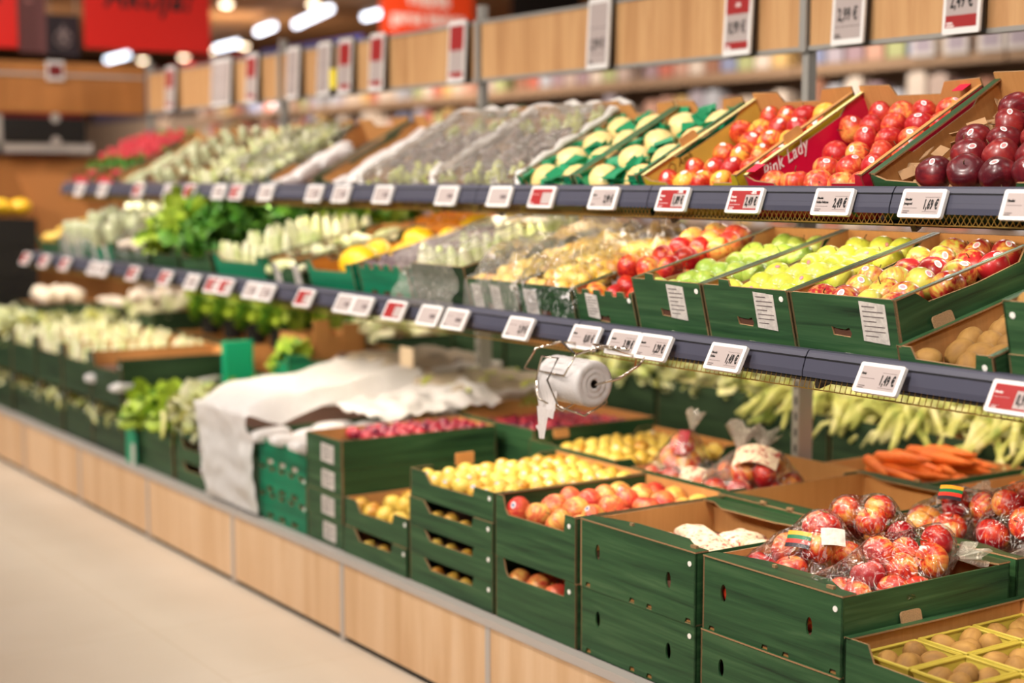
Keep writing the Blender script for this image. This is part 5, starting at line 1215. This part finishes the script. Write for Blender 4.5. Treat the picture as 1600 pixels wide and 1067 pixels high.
# printed bags in the crate with folded lips
for i, (x, y, a, s_) in enumerate(((2.42, 2.94, .3, 1), (2.50, 2.86, -.5, 1), (2.46, 2.76, .5, 1.05), (2.56, 2.95, 1.2, .9), (2.60, 2.84, .2, 1), (2.58, 2.73, .9, .95), (2.40, 2.84, 1.3, .9))):
    wh = ['leftmost', 'second from the left', 'in the middle', 'at the rear left', 'at the rear', 'at the rear right', 'at the front lip'][i]
    o = bpy.data.objects.new('printed_bag', FM['packp']['me']); link(o); o.matrix_basis = TR(x, y, .285 + .1725 + .085 + .034) @ Matrix.Rotation(a, 4, 'Z') @ Matrix.Diagonal((s_ * .8, s_ * .9, s_, 1))
    tag(o, f'paper bag with red print lying in the crate with folded lips, {wh}', 'bag', 'printed paper bags')

# ------------------------------------------------------------------ the white sheet draped over a pile
def drape(u, v):
    # u from the hem at the front over the top to the back, v along the aisle
    y = 5.01 + .47 * v; n1 = noise.noise(Vector((u * 5, v * 5, 2))); n2 = noise.noise(Vector((u * 14, v * 16, 5)))
    if u < .45:
        q = u / .45; x = 2.272 + .012 * n2 - .02 * math.sin(q * PI) * (.5 + .5 * math.sin(v * 9)) - (.03 * max(0, q - .7) / .3)
        return Vector((x, y + .012 * n1 + .03 * (q - .6), .30 + .36 * q))
    q = (u - .45) / .55
    return Vector((2.25 + .80 * q, y + .03 * n1 + .10 * q * (1), .66 - .10 * max(0, 1 - v / .12) * min(1, q * 6) * (1 - q * .5) + .05 * math.sin(min(1, q * 4) * PI / 2) + .025 * n1 + .012 * n2 + .045 * q))
o = mesh_obj('draped_sheet', sheet_mesh('draped_sheet', drape, 70, 34, FILMS)); tag(o, 'crumpled translucent white sheet draped over the pile and hanging down its front', 'sheet')
def drape2(u, v):
    n1 = noise.noise(Vector((u * 6, v * 6, 12))); n2 = noise.noise(Vector((u * 16, v * 16, 15)))
    return Vector((2.60 + .50 * u, 4.66 + .46 * v, .66 + .055 * math.sin(v * 3) * u + .03 * n1 + .012 * n2 + .02 * u))
o = mesh_obj('loose_film', sheet_mesh('loose_film', drape2, 34, 30, FILMS)); tag(o, 'loose crumpled white film heaped right of the draped sheet, behind the small packs', 'sheet')

# ------------------------------------------------------------------ far left: end unit
for i, (xa, xb, wh) in enumerate(((1.2, 2.3, 'left part'), (2.32, 3.40, 'right part beside the corner post'))):
    e = empty('fascia_board', TR((xa + xb) / 2, 8.98, 2.0), f'darker oak fascia board of the end unit, {wh}', 'board', 'oak fascia boards of the end unit'); L = (xb - xa) / 2
    MB().box(-L, L, 0, .018, -.125, .085).build('board', PANELB, e); MB().box(-L, L, -.008, .02, .085, .10).build('joint_strip', TRIM, e); MB().box(-L, L, 0, .018, .10, .165).build('upper_board', PANELB, e)
e = empty('price_tag', TR(2.86, 8.96, 2.11), 'dark red tag on top of the end unit fascia', 'price tag'); MB().box(-.05, .05, 0, .01, -.05, .06).build('frame', WHITE, e); MB().box(-.04, .04, -.002, 0, -.03, .04).build('red_field', flat('dark_red', (110, 10, 14), .5), e)
e = empty('wall_screen', TR(2.80, 8.99, 1.77), 'black screen below the end unit fascia', 'screen')
MB().box(-.24, .24, 0, .03, -.07, .075).build('panel', DARKP, e); MB().box(-.28, .28, .005, .035, -.125, -.07).build('lower_bar', TRIM, e); MB().box(-.31, -.245, .005, .035, -.125, .09).build('side_bar', TRIM, e)
for i, z in enumerate((.105, -.03)): MB().lathe([(.03, 0), (.03, .004), (0, .005)], 12, 0, TR(.06, -.001, z - .03) @ Matrix.Rotation(PI / 2, 4, 'X')).build('round_mark', TRIM, e)
e = empty('end_panel', TR(2.9, 9.06, .9), 'tall brown board closing the end unit behind the radishes', 'panel'); MB().box(-.85, .45, 0, .02, -.9, .72).build('board', PANELB, e)
e = empty('slanted_board', TR(2.78, 8.82, 1.28), 'slanted brown board leaning at the end unit', 'board'); MB().add([(-.2, 0, .24), (.10, 0, .24), (.28, 0, -.12), (-.05, 0, -.12), (-.2, .02, .24), (.10, .02, .24), (.28, .02, -.12), (-.05, .02, -.12)], [(0, 3, 2, 1), (4, 5, 6, 7), (0, 1, 5, 4), (1, 2, 6, 5), (2, 3, 7, 6), (3, 0, 4, 7)]).build('board', flat('slant_brown', (190, 124, 66), .6), e)
for i in range(6):
    e = empty('black_crate', TR(2.35, 8.82, ZD + .002 + .165 * i), f'black folding crate of the dark pile at the left edge, {ORD[i]} from below', 'crate', 'black crates at the left edge')
    MB().box(-.3, .27, -.2, .16, .0, .012).build('base', DARKP, e)
    for nm, b in (('front_wall', (-.3, .27, -.2, -.19)), ('back_wall', (-.3, .27, .15, .16)), ('side_wall', (-.3, -.29, -.19, .15)), ('side_wall', (.26, .27, -.19, .15))): MB().box(*b, .012, .16).build(nm, DARKP, e)
for i in range(5): put('mango', (2.18 + .1 * i, 8.80, ZD + .165 * 6 + .06), None, 'yellow melon on the dark crate pile at the left edge', 'yellow melons on the dark pile', s=.7)
put('lettuce', (2.33, 8.72, ZD + .165 * 6 + .03), None, 'green head on the dark crate pile', s=.7)
for i in range(9): put('garlic', (2.55 + .07 * (i % 3), 8.22 + .07 * (i // 3), .87 + .0 * i), None, 'pinkish-white garlic bulb heaped at the far left end', 'garlic heap', s=1.3)
crate('dark green crate carrying the garlic heap at the far left end', 2.46, 8.14, 8.48, .72, .36, .11, mat=GREEN2, liner=.10)

# ------------------------------------------------------------------ hanging signs
def sign(name, x0, x1, y, z0, z1, mat, label, hang=True):
    e = empty(name, TR((x0 + x1) / 2, y, z0), label, 'sign'); w_ = x1 - x0
    MB().box(-w_ / 2, w_ / 2, 0, .012, 0, z1 - z0).build('board', mat, e)
    if hang:
        for s_ in (-1, 1): MB().tube([(s_ * w_ * .4, .006, z1 - z0), (s_ * w_ * .4, .006, 4.1 - z0)], .003, 5).build('cable', STEEL, e)
    return e, w_
FR = lambda x, z: axes((x, -.002, z), (1, 0, 0), (0, 0, 1), (0, -1, 0))
e, w_ = sign('promotion_sign', 3.22, 4.05, 9.5, 2.30, 2.90, SIGNRED, 'large red hanging sign with black slanted lettering')
text('lettering', 'Akcija!', .235, BLACK, e, FR(.0, .335), .78, .006, 'CENTER', .35)
e, w_ = sign('promotion_sign', 2.0, 2.81, 9.5, 2.28, 2.88, SIGNRED, 'red hanging sign cut by the left edge')
text('lettering', 'Akcija!', .235, BLACK, e, FR(.03, .335), .78, .006, 'CENTER', .35)
e, w_ = sign('banner', 2.83, 3.00, 9.55, 2.26, 2.90, SIGNDIM, 'narrow mauve banner between the red signs')
mb = MB(); [mb.box(-.04 + .02 * (k % 3), .0 + .02 * (k % 3), -.003, 0, .30 + .05 * k, .32 + .05 * k) for k in range(5)]; mb.build('printing', flat('mauve_light', (190, 130, 126), .6), e)
e, w_ = sign('banner', 3.01, 3.215, 9.58, 2.25, 2.50, SIGNDARK, 'dark square banner with a round pale emblem')
mb = MB(); mb.tube([(.05 * math.cos(a / 2), -.003, .105 + .05 * math.sin(a / 2)) for a in range(13)], .006, 5, 0)
for a in (-.5, 0, .5): mb.tube([(0, -.003, .09), (.03 * a * 2, -.003, .16 + (.03 if a == 0 else 0))], .006, 5)
mb.tube([(-.03, -.003, .09), (.03, -.003, .09)], .006, 5); mb.build('emblem', flat('emblem_pale', (150, 132, 130), .6), e)
e, w_ = sign('promotion_sign', 7.83, 8.95, 14.0, 2.95, 3.75, SIGNORANGE, 'orange-red hanging sign with two lines of white text')
text('lettering', 'Visada', .20, WHITEINK, e, FR(.0, .40), .9, .008); text('lettering', 'geros kainos', .17, WHITEINK, e, FR(.0, .20), .9, .008)
e, w_ = sign('dark_panel', 9.1, 10.0, 13.5, 3.10, 3.7, DARKP, 'black panel hanging right of the orange sign')

# ------------------------------------------------------------------ far shelving across the next aisle
PAST = [flat('pack_%d' % i, c_, .5) for i, c_ in enumerate([(206, 186, 176), (186, 178, 190), (216, 170, 150), (226, 208, 190), (176, 150, 160), (150, 160, 196), (210, 120, 100), (188, 196, 140), (232, 196, 130), (196, 200, 210), (170, 120, 96), (238, 224, 210)])]
PN = ['beige', 'lilac-grey', 'salmon', 'cream', 'mauve', 'pale blue', 'coral', 'light green', 'amber', 'pale grey', 'brown', 'ivory']
MUT = flat('far_shelf', (186, 164, 144), 0.6); HB = flat('header_blue', (46, 56, 130), .6); HR = flat('header_red', (170, 30, 30), .6); HP = flat('header_purple', (90, 84, 130), .6)
for i in range(8):
    a = 4.6 + 1.9 * i; bl = ORD[i] + ' bay from the right'
    e = empty('shelving_unit', TR(8.2, a + .95, 0), f'tall store shelving across the next aisle, {bl}', 'shelf', 'shelving across the next aisle')
    MB().box(.55, .57, -.94, .94, 0, 2.5).build('back_panel', MUT, e)
    for q, z in enumerate((.3, .75, 1.15, 1.55, 1.95, 2.32)):
        MB().box(0, .55, -.94, .94, z - .03, z).build('shelf_board', MUT, e)
        if z > 1.5: MB().box(-.012, 0, -.94, .94, z - .075, z + .005).build('shelf_edge', flat('far_edge', (166, 136, 108), .6), e)
    for s_ in (-1, 1): MB().box(.5, .56, s_ * .94 - .01, s_ * .94 + .01, 0, 2.55).build('upright', STEELD, e)
    hm = [HR, HR, MUT, HP, HB, HR, HB, HB][i]
    if i > 1: MB().box(-.02, .01, -.94, .94, 2.62, 2.95 + .0 * i).build('header_board', hm, e)
    for q, z in enumerate((1.15, 1.55, 1.95, 2.32)):
        n = 9; 
        for j in range(n):
            pi = rnd.randrange(12); hh = rnd.uniform(.13, .26) if z < 2.3 else rnd.uniform(.10, .2); yy = -.86 + 1.72 * (j + .5) / n
            ob = MB().box(-.06, .06, -.08, .08, 0, hh).box(-.05, .05, -.055, .055, hh, hh + .02).build('grocery_pack', PAST[pi])
            ob.matrix_basis = TR(8.27, a + .95 + yy, z + .001); tag(ob, f'{PN[pi]} grocery pack on the {["fourth", "third", "second", "top"][q]} highest far shelf, {bl}'.replace('top highest', 'top'), 'pack', f'grocery packs, shelf {q + 1} of the {bl}')
    for j in range(7):
        if i < 2 and a + .95 - .84 + .28 * j < 7.35:
            yy = -.84 + .28 * j; e3 = empty('price_card', TR(8.175, a + .95 + yy, 2.33), f'white price card on the upper edge of the far shelving, {bl}', 'price card', f'white price cards, {bl}')
            MB().box(-.008, 0, -.10, .10, -.02, .13).build('frame', WHITE, e3); MB().box(-.010, -.008, -.07, .07, .01, .10).build('screen', flat('card_lilac', (176, 166, 182), .6), e3)
# a long header band further back
for i, (a, b, m_, wh) in enumerate(((17.5, 20.5, HB, 'blue'), (21, 24, HR, 'dark red'), (24.5, 29, SIGNDIM, 'mauve'))):
    e = empty('header_banner', TR(9.5, (a + b) / 2, 3.0), f'long {wh} header banner far at the back of the store', 'banner'); MB().box(0, .03, -(b - a) / 2, (b - a) / 2, -.3, .3).build('board', m_, e)
    MB().box(.0, .6, -(b - a) / 2, (b - a) / 2, -3.0, -.5).build('cabinet', MUT, e)
for i in range(6):
    e = empty('shelving_unit', TR(3.2 + 2.1 * i, 31, 0), f'dim shelving block at the very back of the store, {ORD[i]} from the left', 'shelf', 'dim shelving blocks'); MB().box(-.95, .95, 0, .5, 0, 2.9).build('cabinet', [SIGNDARK, MUT, HB, SIGNDIM, MUT, HB][i], e); MB().box(-.95, .95, -.02, 0, 2.5, 2.9).build('header_board', [SIGNDARK, SIGNDARK, HB, HR, HP, HB][i], e)

# ------------------------------------------------------------------ ceiling lamps that show
def emis(name, c_, s_):
    m, nt, b = newmat(name); b.inputs['Emission Color'].default_value = lin(c_); b.inputs['Emission Strength'].default_value = s_; b.inputs['Base Color'].default_value = lin(c_); return m
GLOWC = emis('lamp_cool', (232, 240, 255), 9); GLOWW = emis('lamp_warm', (255, 226, 190), 14)
sp = [(8.9, 20.3), (9.9, 19.6), (11.8, 27.7), (11.9, 26.4), (12.0, 29.5), (11.6, 30.7), (7.0, 16.0), (13.0, 23.0)]
for i, (x, y) in enumerate(sp):
    e = empty('ceiling_spotlight', TR(x, y, 3.9), f'round warm spotlight under the ceiling, {ORD[i]} of the far group', 'lamp', 'far round spotlights')
    MB().lathe([(.0, .2), (.02, .2), (.02, .14), (.09, .13), (.10, .02), (0, .02)], 14).build('housing', DARKP, e); MB().lathe([(0, -.03), (.06, -.015), (.085, .02), (0, .02)], 14).build('bulb', GLOWW, e)
tb = [((10.9, 22.2), (10.3, 19.9)), ((10.9, 23.6), (10.7, 22.6)), ((10.9, 30.8), (10.8, 29.4)), ((11.6, 26.9), (11.5, 25.8)), ((11.25, 20.6), (11.15, 19.8))]
for i, (p, q) in enumerate(tb):
    m_ = Vector(((p[0] + q[0]) / 2, (p[1] + q[1]) / 2, 3.9)); d = Vector((q[0] - p[0], q[1] - p[1], 0)); L = d.length / 2
    e = empty('ceiling_tube_lamp', axes(m_, d.normalized(), Vector((0, 0, 1)).cross(d.normalized()), (0, 0, 1)), f'white tube lamp under the ceiling, {ORD[i]} of the far group', 'lamp', 'far tube lamps')
    MB().box(-L, L, -.05, .05, .03, .09).build('housing', TRIM, e); MB().tube([(-L, 0, 0), (L, 0, 0)], .05, 10).build('tube', GLOWC, e)
    for s_ in (-1, 1): MB().tube([(s_ * L * .7, 0, .09), (s_ * L * .7, 0, .2)], .004, 5).build('cable', STEEL, e)
# the track lamps that light the display (above the picture)
for k in range(6):
    y = 0.2 + 1.75 * k
    e = empty('track_lamp', TR(1.05, y, 3.55), f'black track spotlight above the aisle, {ORD[k]} from the front', 'lamp', 'track spotlights above the aisle')
    MB().lathe([(0, .10), (.05, .10), (.06, -.02), (.055, -.02), (.045, .06), (0, .06)], 14).build('housing', DARKP, e); MB().tube([(0, 0, .10), (0, 0, .55)], .008, 6).build('stem', DARKP, e)
bpy.context.view_layer.update()
